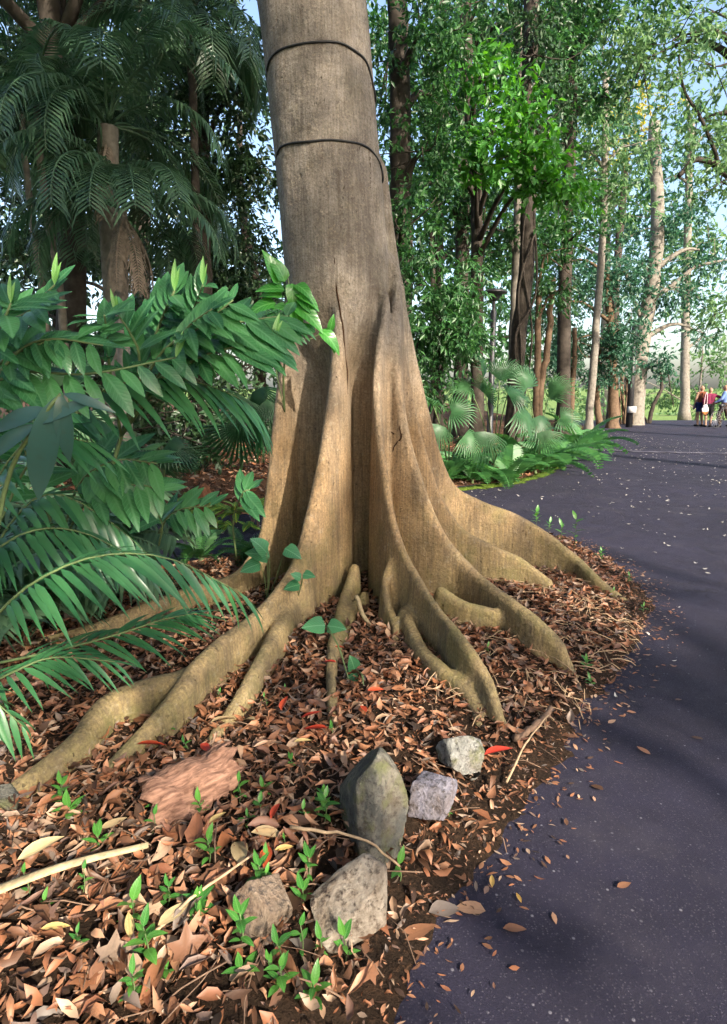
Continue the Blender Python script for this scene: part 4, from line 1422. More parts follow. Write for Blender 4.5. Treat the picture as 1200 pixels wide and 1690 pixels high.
# ------------------------------------------------------------------ fan palms, ferns, crotons, stump
def fan_mesh(nseg=22, spread=2.3, split=0.45, droop=0.5, cup=0.25, seed=0):
    "pleated fan leaf, unit radius, opening along +Y"
    g = random.Random(seed)
    v = [(0, 0, 0)]
    f = []
    for i in range(nseg):
        a0 = -spread + 2 * spread * i / nseg
        a1 = -spread + 2 * spread * (i + 1) / nseg
        am = (a0 + a1) / 2
        Ls = (0.75 + 0.25 * math.cos(am * 0.7)) * g.uniform(0.92, 1.05)
        b = len(v)

        def pt(a, r, dz=0.0):
            z = cup * r * abs(math.sin(a)) - droop * r ** 2.2 + dz
            return (math.sin(a) * r, math.cos(a) * r * 0.95, z)
        r1 = Ls * split
        v += [pt(a0, r1, -0.015), pt(am, r1, 0.02), pt(a1, r1, -0.015), pt(am - (a1 - a0) * 0.28, Ls * 0.75), pt(am + (a1 - a0) * 0.28, Ls * 0.75), pt(am + g.uniform(-.03, .03), Ls * g.uniform(.9, 1.0), -0.30 * g.random() ** 1.5), pt(am, Ls * 0.75, 0.012)]
        f += [(0, b, b + 1), (0, b + 1, b + 2), (b, b + 3, b + 6, b + 1), (b + 1, b + 6, b + 4, b + 2), (b + 3, b + 5, b + 6), (b + 6, b + 5, b + 4)]
    return v, f


FANS = [mesh_data('fan_leaf', *fan_mesh(seed=i, droop=dr, spread=sp_, split=st), M['fan'], False) for i, (dr, sp_, st) in enumerate([(0.35, 1.8, .34), (0.6, 1.6, .36), (0.9, 1.4, .30), (0.25, 1.15, .42)])]


def fan_palm(base, fans, label, group=None, up=(0, -0.5, 0.8)):
    o = plant('fan_palm', base, label, 'palm', group)
    for (px, py, Y, rad, dx, dz, k_) in fans:
        q = P(px, py, Y)
        stem(o, [np.array(base), np.array(base) * 0.45 + q * 0.55 + np.array([0, 0, 0.12]), q], 0.012, 0.007, n=8, name='leaf_stalk')
        put('fan_leaf', FANS[k_], frame(q, (dx + gs.uniform(-.2, .2), gs.uniform(-.7, .1), dz), (gs.uniform(-.5, .5), gs.uniform(-.7, -.1), 0.75), rad * gs.uniform(.85, 1.15)), o)
    return o


fan_palm(P(815, 765, 9.9), [(825, 628, 9.6, .50, .15, .95, 3), (797, 625, 9.8, .50, -.1, 1.0, 3), (838, 650, 9.4, .45, .7, .1, 1), (855, 678, 9.2, .60, .55, -.5, 1), (800, 712, 9.0, .52, .1, -.8, 2), (775, 640, 9.7, .45, -.8, .1, 0), (800, 650, 9.5, .4, .3, .5, 0)], 'tall fan palm with pale upright fans around the first lamp post')
fan_palm(P(888, 752, 10.6), [(905, 655, 10.6, .55, .55, .7, 3), (870, 640, 10.5, .5, -.3, .9, 0), (895, 712, 10.1, .45, .1, -.75, 2), (925, 690, 10.5, .5, .9, .0, 0), (880, 690, 10.3, .5, .4, -.3, 1)], 'broad fan palm with a bright upright fan beside the ferns')
fan_palm(P(740, 775, 9.4), [(722, 700, 8.9, .45, .1, -.8, 2), (745, 680, 9.1, .45, .8, .2, 0), (715, 670, 9.2, .45, -.5, .6, 3), (765, 720, 8.9, .4, .7, -.5, 1)], 'dark fan palm growing behind the right edge of the big trunk')
fan_palm(P(270, 800, 6.2), [(275, 735, 6.0, .40, .55, -.1, 1), (262, 738, 6.1, .28, -.9, .1, 0), (268, 760, 6.1, .26, -.1, -.8, 2), (280, 742, 6.05, .36, .2, -.5, 2)], 'small fan palm with light green drooping fans beside the stump')
fan_palm(P(110, 700, 5.5), [(95, 640, 5.3, .30, -.1, .95, 3), (125, 640, 5.3, .36, .5, .8, 0), (130, 690, 5.2, .3, .4, -.6, 1), (150, 730, 5.2, .35, .5, -.6, 2)], 'young fan palm with spiky bright fans behind the broad leaved shrub')
fan_palm(P(430, 740, 6.8), [(430, 640, 6.6, .42, .0, -.9, 2), (410, 660, 6.6, .45, -.5, -.6, 1), (440, 660, 6.5, .42, .6, -.5, 2), (395, 700, 6.6, .5, -.3, -.8, 2)], 'dark fan palm with hanging fans close to the left buttress')


def fern_frond_mesh(n=18, L=1.0, seed=0, droop=0.9):
    v, f = [], []
    g = random.Random(seed)

    def c(t):
        a = droop * t
        return np.array([0, math.sin(a) / droop, -(1 - math.cos(a)) / droop + 0.0])
    for i in range(n):
        t = 0.06 + 0.93 * i / n
        p = c(t)
        ln = 0.20 * math.sin(math.pi * (0.12 + 0.86 * t)) ** 0.8 + 0.015
        for s_ in (-1, 1):
            b = len(v)
            d = np.array([s_ * 0.92, 0.36, -0.22 - 0.2 * g.random()])
            tip = p + d * ln
            w_ = np.array([0, 0.024, 0])
            m_ = p + d * ln * 0.5
            v += [p - w_ * 0.5, m_ - w_, tip, m_ + w_, p + w_ * 0.5]
            f.append((b, b + 1, b + 2, b + 3, b + 4) if s_ > 0 else (b + 4, b + 3, b + 2, b + 1, b))
    b = len(v)
    for i in range(9):
        p = c(i / 8)
        v += [p + np.array([-0.006, 0, 0.004]), p + np.array([0.006, 0, 0.004])]
        if i:
            f.append((b + 2 * i - 2, b + 2 * i - 1, b + 2 * i + 1, b + 2 * i))
    return np.array(v), f


FERNS = [mesh_data('fern_frond', *fern_frond_mesh(18, 1, i, dr), M['fern']) for i, dr in enumerate([1.1, 1.5, 1.9])]


def fern(base, n, L, label, group='ferns along the bed edge', lean=0.5, seed=0):
    g = random.Random(seed)
    o = plant('fern', base, label, 'fern', group)
    mb = MB()
    mb.tube([(0, 0, -0.05), (0, 0, 0.08)], [0.035, 0.02], 6)
    mb.build('crown', M['stem'], o)
    for i in range(n):
        a = 6.283 * i / n + g.uniform(-.3, .3)
        el = g.uniform(0.5, 1.2)
        d = (math.cos(a) * math.cos(el), math.sin(a) * math.cos(el), math.sin(el))
        put('frond', g.choice(FERNS), frame(np.array(base) + np.array([0, 0, .05]), d, (0, 0, 1), L * g.uniform(0.75, 1.15)), o)
    return o


for i, (px, py, Y, n, L) in enumerate([(845, 770, 9.7, 9, .75), (885, 752, 10.6, 10, .8), (935, 728, 12.2, 11, 1.1), (955, 715, 13.6, 11, 1.0), (780, 785, 9.5, 9, .6), (735, 795, 9.3, 9, .6), (910, 742, 11.2, 10, .8), (810, 775, 9.7, 9, .6), (960, 705, 15.5, 11, 1.2), (865, 745, 11, 10, .9), (760, 770, 10, 10, .7)]):
    p = P(px, py, Y)
    p[2] = max(0.0, float(z_bed(p[:1], p[1:2])[0]))
    fern(p, n, L * 1.3, 'green fern with arching fronds at the bed edge by the fan palms', seed=i)
for i, (px, py, Y, n, L) in enumerate([(330, 870, 4.9, 9, .4), (400, 880, 4.7, 8, .35), (430, 960, 4.6, 8, .35)]):
    p = P(px, py, Y)
    p[2] = zg(p[0], p[1])
    fern(p, n, L, 'low dark fern in the shade left of the trunk', 'ferns left of the trunk', seed=40 + i)

st = P(335, 775, 6.7)
st[2] = float(z_bed(st[:1], st[1:2])[0])


def stumpf(x, y, z):
    th = np.arctan2(y, x)
    rr = 0.105 + 0.012 * np.sin(5 * th) + 0.010 * np.sin(11 * th + z * 3) + 0.004 * np.sin(23 * th) + 0.05 * np.exp(-np.clip(z, 0, 9) / 0.10)
    return np.maximum(np.hypot(x, y) - rr, z - 0.46 - 0.03 * np.sin(x * 40) - 0.2 * x)


v_, q_ = sdf_mesh(stumpf, (-.2, -.2, -.05), (.2, .2, .56), 0.017)
so_ = mobj('tree_stump', v_, q_, M['stump'])
so_.location = V(st)
so_.rotation_euler = (0, R(-6), 0)
tag(so_, 'short reddish brown tree stump standing among the crotons', 'stump')

gc = random.Random(9)
for i, (px, py, Y) in enumerate([(320, 825, 6.5), (350, 815, 6.6), (385, 820, 6.6), (415, 810, 6.7), (300, 790, 6.8), (425, 845, 6.3), (360, 845, 6.25)]):
    p = P(px, py, Y)
    p[2] = float(z_bed(p[:1], p[1:2])[0])
    o = plant('croton', p, 'croton shrub with green leaves veined in bright yellow near the stump', 'shrub', 'crotons round the stump')
    for k_ in range(3):
        a = gc.uniform(0, 6.28)
        top = p + np.array([math.cos(a) * .09, math.sin(a) * .09, gc.uniform(.16, .32)])
        stem(o, [p, p * .5 + top * .5, top], 0.007, 0.004, M['twig'], n=5, sides=5)
        for j in range(6):
            b = gc.uniform(0, 6.28)
            el = gc.uniform(-.2, .8)
            put('leaf', gc.choice(CRO), frame(top - np.array([0, 0, .03 * j * .5]), (math.cos(b) * math.cos(el), math.sin(b) * math.cos(el), math.sin(el)), (0, -.3, 1), gc.uniform(.13, .2)), o)

# moss along the far kerb
mp = [G(*p) for p in ((690, 822), (760, 808), (830, 799), (885, 787), (930, 768))]
ms = spline(np.array(mp), 60)
vv_, ff_ = [], []
for i, p in enumerate(ms):
    wd = 0.16 + 0.10 * math.sin(i * .9) * math.sin(i * .37)
    for j in range(5):
        u = j / 4 - 0.5
        vv_.append((p[0] + 0.06 * math.sin(i * 2.1 + j), p[1] + u * wd * 2 + 0.02 * math.sin(i * 3.3), 0.016 * (1 - 4 * u * u) + 0.012 - 0.02 * abs(u)))
    if i:
        for j in range(4):
            ff_.append(((i - 1) * 5 + j, i * 5 + j, i * 5 + j + 1, (i - 1) * 5 + j + 1))
mo = mobj('moss_strip', vv_, ff_, M['moss'])
tag(mo, 'bright green moss strip along the far asphalt edge below the ferns', 'moss', None, 'stuff')

# ------------------------------------------------------------------ trees: trunk, limbs, crown of single leaves
def leaf_cloud(clusters, seed, L=(0.08, 0.14), asp=0.42, down=0.35, spray=True):
    "clusters: (centre, radii, count) -> folded leaves hung in twiggy sprays through the volume"
    g = np.random.default_rng(seed)
    vs = []
    for c, rad, n in clusters:
        c = np.asarray(c, float)
        rad = np.broadcast_to(np.asarray(rad, float), (3,))
        m = max(1, n // 9) if spray else n
        p = g.normal(size=(m, 3))
        p /= np.linalg.norm(p, axis=1)[:, None]
        p *= g.uniform(0.12, 1.0, (m, 1)) ** 0.5
        p = c + p * rad
        if spray:
            ax = g.normal(size=(m, 3)) + np.array([0, 0, -0.3])
            ax /= np.linalg.norm(ax, axis=1)[:, None]
            s_ = g.uniform(0, 1, (m, 9, 1))
            o = (p[:, None] + ax[:, None] * s_ * np.mean(L) * 3.4).reshape(-1, 3)
            d = (ax[:, None] + g.normal(size=(m, 9, 3)) * 0.75).reshape(-1, 3)
        else:
            o = p
            d = g.normal(size=(m, 3))
        d = d + np.array([0, 0, -down])
        d /= np.linalg.norm(d, axis=1)[:, None]
        k_ = len(o)
        nr = g.normal(size=(k_, 3)) * 0.7 + np.array([0, -0.2, 0.8])
        sd = np.cross(d, nr)
        sd /= np.linalg.norm(sd, axis=1)[:, None] + 1e-9
        nn_ = np.cross(sd, d)
        ll = g.uniform(*L, (k_, 1))
        w_ = ll * asp * 0.5
        mid = o + d * ll * 0.45
        v = np.stack([o, mid + sd * w_ + nn_ * w_ * 0.35, o + d * ll - nn_ * ll * 0.08, mid - sd * w_ + nn_ * w_ * 0.35], 1)
        vs.append(v.reshape(-1, 3))
    v = np.concatenate(vs)
    n = len(v) // 4
    b = np.arange(n)[:, None] * 4
    f = np.stack([b + np.array([0, 1, 2]), b + np.array([0, 2, 3])], 1).reshape(-1, 3)
    return v, f


def tree_thing(label, trunk, r0, r1, bark, crowns, leafmat, seed, L=(0.08, 0.14), cat='tree', group=None, name='tree', extra=(), asp=0.42, limbs=True, down=0.35):
    "trunk: list of (px, py, Y); crowns: list of (px, py, Y, rx, ry, rz, count)"
    tp = np.array([P(*t) for t in trunk])
    base = tp[0].copy()
    base[2] = min(base[2], 0.1) - 0.15
    tp[0] = base
    o = plant(name, base, label, cat, group)
    c = spline(tp, 26)
    g = np.random.default_rng(seed)
    mb = MB()
    rad = np.linspace(r0, r1, 26)
    rad[0] *= 1.5
    rad[1] *= 1.2
    mb.tube(c - base + g.normal(0, r0 * 0.06, c.shape), rad, 12)
    for e in extra:
        ep = np.array([P(*t) for t in e[0]])
        mb.tube(spline(ep, 18) - base + g.normal(0, e[1] * 0.12, (18, 3)), np.linspace(e[1], e[2], 18), 8)
    cl_ = [(P(px, py, Y), (rx, ry, rz), n) for px, py, Y, rx, ry, rz, n in crowns]
    sub = []
    for cc, rad_, n in cl_:
        kb = 8
        for _ in range(kb):
            q_ = g.normal(size=3)
            q_ *= g.uniform(.3, .95) ** .6 / np.linalg.norm(q_)
            sub.append((cc + q_ * np.array(rad_) * .8, np.array(rad_) * np.array([.48, .48, .34]) * g.uniform(.7, 1.3), int(n / kb * g.uniform(.6, 1.4))))
    if cl_:
        lb = mb
        for cc, rad_, n in cl_:
            j = int(np.argmin(np.linalg.norm(c - (cc - np.array([0, 0, 0.6])), axis=1)))
            s0 = c[j]
            if limbs:
                mid = s0 * 0.5 + cc * 0.5 + np.array([0, 0, 0.2 * np.linalg.norm(cc - s0)])
                lb.tube(spline([s0 - base, mid - base, cc - base], 8), np.linspace(r1 * 0.55 + 0.012, 0.012, 8), 5)
                for _ in range(5):
                    tip = cc + g.normal(size=3) * np.array(rad_) * 0.55
                    lb.tube(spline([cc - base, cc * 0.5 + tip * 0.5 - base + g.normal(0, .08, 3), tip - base], 5), np.linspace(0.016, 0.005, 5), 4)
        v, f = leaf_cloud([(cc - base, rad_, n) for cc, rad_, n in sub], seed + 100, L, asp, down)
        mobj('crown', v, f, M[leafmat], o)
    mb.build('trunk', M[bark], o)
    return o


# left: dark wood behind
tree_thing('dense dark evergreen tree filling the wood behind the palms', [(330, 700, 12), (335, 400, 12), (330, 100, 12), (320, -200, 12)], 0.22, 0.1, 'dark_bark',
           [(340, 60, 11.5, 1.5, 1.2, 1.3, 3600), (360, 260, 11.5, 1.0, 1.0, 1.2, 2600), (250, 120, 12.5, 1.6, 1.2, 1.6, 3000), (400, 150, 11, 0.55, .8, 1.0, 1100), (300, 400, 13, 1.6, 1.2, 1.0, 2600), (300, -120, 12, 2.4, 2, 1.6, 3000)], 'leaf_dark', 1, (0.10, 0.17))
tree_thing('tall dark tree shading the wood behind the twin slim palms', [(120, 720, 13), (118, 400, 13), (125, 100, 13), (130, -200, 13)], 0.2, 0.1, 'dark_bark',
           [(60, 60, 12.5, 1.8, 1.5, 1.4, 3200), (140, 250, 13.5, 1.7, 1.2, 1.4, 2600), (20, 330, 13.5, 1.5, 1.2, 1.4, 2400), (150, -60, 12.5, 2.2, 1.5, 1.4, 2600), (130, 420, 14, 1.8, 1.2, 1.2, 2200)], 'leaf_dark', 2, (0.10, 0.17))
tree_thing('dark small leaved tree standing deep in the wood beside the big trunk', [(430, 700, 14), (425, 500, 14), (400, 350, 14), (395, 200, 14)], 0.15, 0.06, 'dark_bark',
           [(410, 430, 14, 1.4, 1, 1.1, 3600), (330, 500, 14.5, 1.7, 1, 1.0, 3200), (450, 560, 14, 1.2, 1, .9, 2200), (250, 560, 15, 1.8, 1, 1.0, 2600), (430, 330, 15, .9, 1, .9, 900)], 'leaf_dark', 3, (0.10, 0.16))
tree_thing('large leaved dark tree filling the very back of the wood', [(230, 690, 19), (235, 300, 19), (240, -100, 19)], 0.3, 0.15, 'dark_bark',
           [(60, 480, 19, 3.2, 1.5, 2.6, 3200), (230, 450, 19, 3.2, 1.5, 2.8, 3400), (390, 520, 19, 2.8, 1.5, 2.2, 2600), (80, 200, 19, 3.4, 1.5, 2.8, 3000), (260, 200, 19, 3.2, 1.5, 2.8, 2800), (200, -20, 19, 4, 1.5, 2.6, 2800)], 'leaf_dark', 4, (0.22, 0.36))
tree_thing('low dark evergreen thicket under the tall palms', [(160, 740, 9.5), (165, 650, 9.5), (170, 560, 9.5)], 0.06, 0.03, 'dark_bark',
           [(60, 600, 9.5, 1.2, .8, .8, 1800), (200, 620, 9.5, 1.3, .8, .8, 2000), (330, 640, 9.5, 1.2, .8, .8, 1800), (420, 600, 9.5, .9, .8, .9, 1300), (120, 720, 8.5, 1.3, .8, .5, 1300), (300, 720, 9, 1.3, .8, .5, 1300), (20, 760, 8, 1.0, .8, .5, 900), (410, 720, 9, .8, .6, .5, 700), (20, 520, 10, 1.2, .8, .8, 1200)], 'leaf_dark', 5, (0.09, 0.16), 'thicket', name='thicket')


def far_frond(o, c, a, el, L, droop, seed, mat=None, n=34, ll=0.42, down=0.7):
    "one arching feather frond of a tall palm as one part"
    g = np.random.default_rng(seed)
    d = np.array([math.cos(a), math.sin(a), 0])
    ts = np.linspace(0, 1, 26)
    ang = el - droop * ts ** 1.2
    st_ = np.stack([np.cos(ang), np.sin(ang)], 1) * L / 26
    cum = np.cumsum(st_, 0)
    pts = np.array([d * q[0] + np.array([0, 0, q[1]]) for q in cum])
    mb = MB()
    mb.tube(pts, np.linspace(0.022, 0.006, 26), 5)
    v, f = [], []
    tg = np.gradient(pts, axis=0)
    for i in range(n):
        t = 0.14 + 0.85 * i / n
        j = min(25, int(t * 25))
        u = tg[j] / np.linalg.norm(tg[j])
        sd = np.cross(u, [0, 0, 1.0])
        sd /= np.linalg.norm(sd) + 1e-9
        p = pts[j] + (pts[min(25, j + 1)] - pts[j]) * (t * 25 - j)
        l_ = ll * (0.5 + 0.6 * math.sin(math.pi * (0.12 + 0.8 * t))) * g.uniform(.85, 1.15)
        for s_ in (-1, 1):
            dd = u * 0.55 + sd * s_ * 0.9 + np.array([0, 0, -0.15])
            dd /= np.linalg.norm(dd)
            m_ = p + dd * l_ * 0.5
            e_ = p + dd * l_ * 0.85 + np.array([0, 0, -down * l_ * g.uniform(.2, .8)]) + g.normal(0, .05, 3) * l_
            w_ = u * 0.02
            b = len(v)
            v += [p - w_ * .4, m_ - w_, e_, m_ + w_, p + w_ * .4]
            f.append((b, b + 1, b + 2, b + 3, b + 4))
    mb.add(v, f)
    fo = mb.build('frond', mat or M['palm_far'], o)
    fo.location = V(c - np.array(o.location))
    return fo


def tall_palm(label, trunk, r0, r1, nf, L, seed, dead=0, bark='palm_bark', els=(0.1, 1.2), droop=2.0, ll=0.42, angs=None):
    tp = np.array([P(*t) for t in trunk])
    base = tp[0].copy()
    base[2] = 0.0
    tp[0] = base
    o = plant('palm_tree', base, label, 'palm')
    c = spline(tp, 40)
    rad = np.linspace(r0, r1, 40) * (1 + 0.035 * (np.arange(40) % 2))
    mb = MB()
    mb.tube(c - base, rad, 12)
    mb.build('trunk', M[bark], o)
    g = random.Random(seed)
    for i in range(nf):
        a = (6.283 * i / nf + g.uniform(-.25, .25)) if angs is None else angs[i % len(angs)]
        far_frond(o, c[-1], a, g.uniform(*els), L * g.uniform(.8, 1.1), droop * g.uniform(.8, 1.15), seed * 50 + i, ll=ll)
    for i in range(dead):
        a = -1.6 + i * 0.9 + g.uniform(-.2, .2)
        far_frond(o, c[-1] - np.array([0, 0, .1]), a, -0.9, L * 0.55, 0.8, seed * 70 + i, M['dead_frond'], 24, .2, 1.9)
    return o


tall_palm('palm with a thick fibrous trunk and long arching fronds in the wood', [(190, 700, 8.6), (188, 520, 8.6), (182, 400, 8.6), (178, 210, 8.6)], 0.12, 0.13, 15, 2.3, 3, 1, els=(0.0, 1.2), droop=2.2, ll=.5)
tall_palm('shaggy palm with dead hanging fronds and a ringed trunk in the wood', [(205, 710, 8.2), (203, 520, 8.2), (203, 400, 8.2), (203, 345, 8.2)], 0.09, 0.05, 13, 1.9, 4, 3, els=(0.3, 1.3), droop=2.3, ll=.45)
tall_palm('slim pale palm leaning beside its twin under hanging fronds', [(78, 680, 8.5), (74, 520, 8.5), (58, 400, 8.5), (42, 270, 8.5), (36, 190, 8.5)], 0.05, 0.036, 9, 1.5, 5, els=(0.1, 1.1), droop=2.4)
tall_palm('second slim pale palm leaning beside the thick fibrous palm', [(112, 690, 8.8), (103, 520, 8.8), (85, 400, 8.8), (66, 260, 8.8), (60, 150, 8.8)], 0.06, 0.042, 10, 1.6, 6, els=(0.1, 1.2), droop=2.4)
tall_palm('tall palm whose fronds hang from above beside the big trunk', [(330, 700, 9.5), (325, 400, 9.5), (318, 150, 9.5), (310, 60, 9.5)], 0.06, 0.06, 12, 2.0, 7, els=(-0.1, 1.1), droop=2.2, ll=.45, bark='dark_bark')
tall_palm('tall palm with fronds spreading across the dark canopy', [(90, 700, 10), (95, 300, 10), (100, 0, 10), (100, -40, 10)], 0.08, 0.08, 13, 2.6, 8, els=(-0.2, 1.0), droop=1.9, ll=.5, bark='dark_bark')

def shade_palm(px, py, Y, nf, L, seed, label):
    b = G(px, py, 0.05)
    o = plant('feather_palm', b, label, 'palm')
    g = random.Random(seed)
    mb = MB()
    mb.tube([(0, 0, -.05), (0, 0, .12), (0, 0, .25)], [.05, .045, .03], 8)
    mb.build('trunk', M['palm_bark'], o)
    for i in range(nf):
        far_frond(o, b + np.array([0, 0, .2]), 6.283 * i / nf + g.uniform(-.2, .2), g.uniform(.7, 1.45), L * g.uniform(.75, 1.15), g.uniform(1.2, 2.0), seed * 31 + i, n=26, ll=.30, down=.5)


shade_palm(-110, 1010, 0, 15, 1.5, 3, 'shaded feather palm clump standing behind the arching feather palms')
shade_palm(60, 985, 0, 13, 1.15, 4, 'low shaded feather palm beside the edge of the asphalt behind')
shade_palm(-30, 1095, 0, 12, 0.75, 6, 'low dark feather palm over the litter left of the long root')
shade_palm(120, 1035, 0, 10, 0.6, 7, 'small dark feather palm in the shade behind the left roots')
shade_palm(190, 965, 0, 11, 0.8, 5, 'small shaded feather palm in front of the path left of the trunk')

# right: mixed trees behind the fan palms
tree_thing('dark trunked tree close behind the right side of the big trunk', [(668, 760, 11), (664, 480, 11), (660, 200, 11), (655, -60, 11)], 0.21, 0.16, 'dark_bark',
           [(690, 60, 10.5, .8, .8, 1.1, 1300), (700, 250, 10.5, .8, .8, 1.0, 1300), (660, 380, 10.2, .6, .6, .9, 900), (720, 160, 11.5, .8, .7, .8, 900), (640, 100, 12, .5, .7, 1.3, 700)], 'leaf_mid', 11, (0.09, 0.15))
tree_thing('glossy leaved bushy tree hanging low beside the first lamp post', [(720, 770, 10.6), (722, 600, 10.5), (715, 480, 10.4), (712, 380, 10.4)], 0.07, 0.035, 'dark_bark',
           [(705, 470, 9.8, .62, .6, .6, 1500), (740, 540, 9.6, .55, .5, .55, 1300), (690, 560, 9.8, .5, .5, .55, 900), (760, 470, 10, .45, .5, .5, 800), (770, 560, 9.7, .4, .5, .45, 650), (700, 640, 9.8, .5, .5, .4, 600)], 'leaf_mid', 12, (0.10, 0.16), asp=0.3, down=0.7)
tree_thing('slim dark tree whose outer sprays carry bright green leaves', [(788, 730, 13.5), (787, 480, 13.5), (786, 330, 13.5), (775, 200, 13.2), (770, 60, 13)], 0.15, 0.10, 'dark_bark',
           [(800, 130, 11.5, .7, .5, .5, 420), (850, 190, 11.2, .5, .4, .55, 420), (860, 250, 11.2, .55, .4, .4, 380), (810, 230, 11.3, .7, .5, .5, 420), (890, 290, 11.2, .6, .4, .32, 360), (920, 300, 11.2, .4, .4, .25, 220), (780, 280, 11.4, .5, .4, .4, 260)], 'leaf_bright', 13, (0.14, 0.22), asp=0.5,
           extra=[([(787, 330, 13.5), (765, 295, 13.2), (735, 288, 13), (712, 300, 12.8), (700, 312, 12.8)], 0.07, 0.03)])
tree_thing('dark green tree crowding behind the bright leaved sprays', [(760, 730, 16), (762, 480, 16), (765, 200, 16), (770, -80, 16)], 0.2, 0.14, 'dark_bark',
           [(740, 120, 15.5, 1.4, 1, 1.3, 1500), (800, 330, 15.5, 1.5, 1, 1.0, 1500), (720, 320, 15, .9, 1, 1.0, 900), (860, 120, 16, 1.2, 1, 1.6, 1500), (890, 40, 16, 1.3, 1, 1.2, 1300), (800, 0, 15.5, 1.6, 1, 1, 1300), (880, 230, 16.5, 1.2, 1, .9, 900), (800, 420, 16, .9, 1, .5, 500)], 'leaf_mid', 14, (0.12, 0.2))
tree_thing('vine wrapped tree with thick dark twisted trunk behind the fan palms', [(845, 735, 13.2), (852, 600, 13.2), (868, 450, 13.2), (872, 330, 13.2), (872, 150, 13.2), (880, -60, 13.2)], 0.17, 0.15, 'dark_bark',
           [(880, 90, 12.8, .9, .8, 1.1, 900), (900, 200, 13, .6, .6, .9, 500), (890, -40, 13, 1.2, 1, 1.0, 900)], 'leaf_dark', 15, (0.10, 0.17),
           extra=[([(865, 700, 13), (850, 560, 13.0), (885, 480, 13.0), (878, 300, 13.1)], 0.03, 0.02), ([(838, 740, 13), (860, 600, 13), (856, 480, 13), (884, 380, 13)], 0.025, 0.018), ([(850, 740, 13), (878, 560, 13), (862, 420, 13), (880, 250, 13)], 0.022, 0.016)])
tree_thing('slim grey trunk standing right beside the vine wrapped tree', [(845, 730, 14), (846, 600, 14), (850, 480, 14), (856, 340, 14), (858, 150, 14)], 0.11, 0.09, 'grey_bark',
           [(830, 380, 14, .9, .7, .5, 600), (860, 40, 14, 1.2, .8, .8, 700)], 'leaf_mid', 16, (0.11, 0.18))
tree_thing('pale slender leaning tree near the far end of the path', [(972, 705, 21), (975, 660, 21), (984, 540, 21), (994, 400, 21), (998, 250, 21), (1000, 120, 21)], 0.14, 0.10, 'grey_bark',
           [(1000, 330, 21, 1.6, 1.2, 1.0, 700), (960, 250, 21, 1.6, 1.2, 1.2, 800), (1040, 240, 21, 1.5, 1.2, 1.0, 600), (990, 120, 21, 2.2, 1.2, 1.6, 1000)], 'leaf_pale', 17, (0.14, 0.24))
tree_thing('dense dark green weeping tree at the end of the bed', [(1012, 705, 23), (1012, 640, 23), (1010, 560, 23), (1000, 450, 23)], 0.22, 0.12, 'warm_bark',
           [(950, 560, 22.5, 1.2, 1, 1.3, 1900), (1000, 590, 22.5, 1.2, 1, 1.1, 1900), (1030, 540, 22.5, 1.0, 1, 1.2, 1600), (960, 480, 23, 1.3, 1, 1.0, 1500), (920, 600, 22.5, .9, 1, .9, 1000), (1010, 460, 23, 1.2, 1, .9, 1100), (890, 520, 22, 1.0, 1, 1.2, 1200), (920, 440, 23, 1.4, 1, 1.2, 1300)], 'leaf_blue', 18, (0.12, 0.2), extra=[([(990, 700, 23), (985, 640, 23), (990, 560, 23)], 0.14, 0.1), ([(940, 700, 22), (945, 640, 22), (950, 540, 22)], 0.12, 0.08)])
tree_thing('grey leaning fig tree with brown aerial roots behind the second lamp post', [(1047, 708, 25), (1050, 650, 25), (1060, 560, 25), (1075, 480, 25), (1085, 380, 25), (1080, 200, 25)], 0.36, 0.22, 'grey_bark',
           [(1080, 470, 25, 1.6, 1.2, 1.2, 900), (1140, 480, 25, 1.8, 1.2, .9, 700), (1040, 430, 25, 1.6, 1.2, 1.0, 900), (1100, 360, 25, 2.2, 1.4, 1.2, 1000), (1180, 420, 25, 1.6, 1.2, 1.2, 800), (1090, 230, 25, 2.5, 1.4, 1.6, 1200), (1160, 550, 25, .9, .8, .6, 260), (1085, 600, 24.5, .5, .6, .7, 300)], 'leaf_blue', 19, (0.16, 0.26),
           extra=[([(1070, 500, 25), (1110, 470, 25), (1150, 440, 25), (1200, 430, 25)], 0.10, 0.05), ([(1065, 540, 25), (1040, 480, 25), (1030, 420, 25)], 0.10, 0.05)])
tree_thing('tree with orange and yellow foliage in the distance over the path', [(1010, 700, 34), (1015, 500, 34), (1030, 300, 34), (1035, 150, 34)], 0.25, 0.15, 'dark_bark',
           [(1050, 190, 33, 1.6, 1.2, 1.4, 420), (1020, 230, 33, 1.4, 1.2, 1.4, 380), (1000, 170, 33, 1.4, 1.2, 1.0, 300)], 'leaf_yellow', 20, (0.22, 0.36))
tree_thing('tall tree with crooked dark limbs reaching over the path', [(1330, 760, 17), (1300, 500, 17), (1260, 300, 17), (1240, 120, 17)], 0.28, 0.2, 'dark_bark',
           [(1150, 200, 16.5, 1.5, 1.2, 1.0, 700), (1180, 110, 16, 1.5, 1.2, 1.2, 900), (1120, 60, 16, 1.6, 1.2, 1.0, 800), (1190, 300, 16.5, 1.2, 1, .8, 600), (1180, 520, 16.5, .7, .8, .8, 420), (1060, 100, 16.5, 1.3, 1, 1.0, 700), (1180, 20, 16, 2.0, 1, 1.0, 900)], 'leaf_pale', 22, (0.13, 0.21),
           extra=[([(1290, 420, 17), (1220, 310, 16.8), (1190, 280, 16.6), (1150, 262, 16.5), (1120, 290, 16.4)], 0.12, 0.06), ([(1190, 280, 16.6), (1160, 200, 16.4), (1130, 150, 16.4), (1120, 90, 16.3)], 0.05, 0.02)])
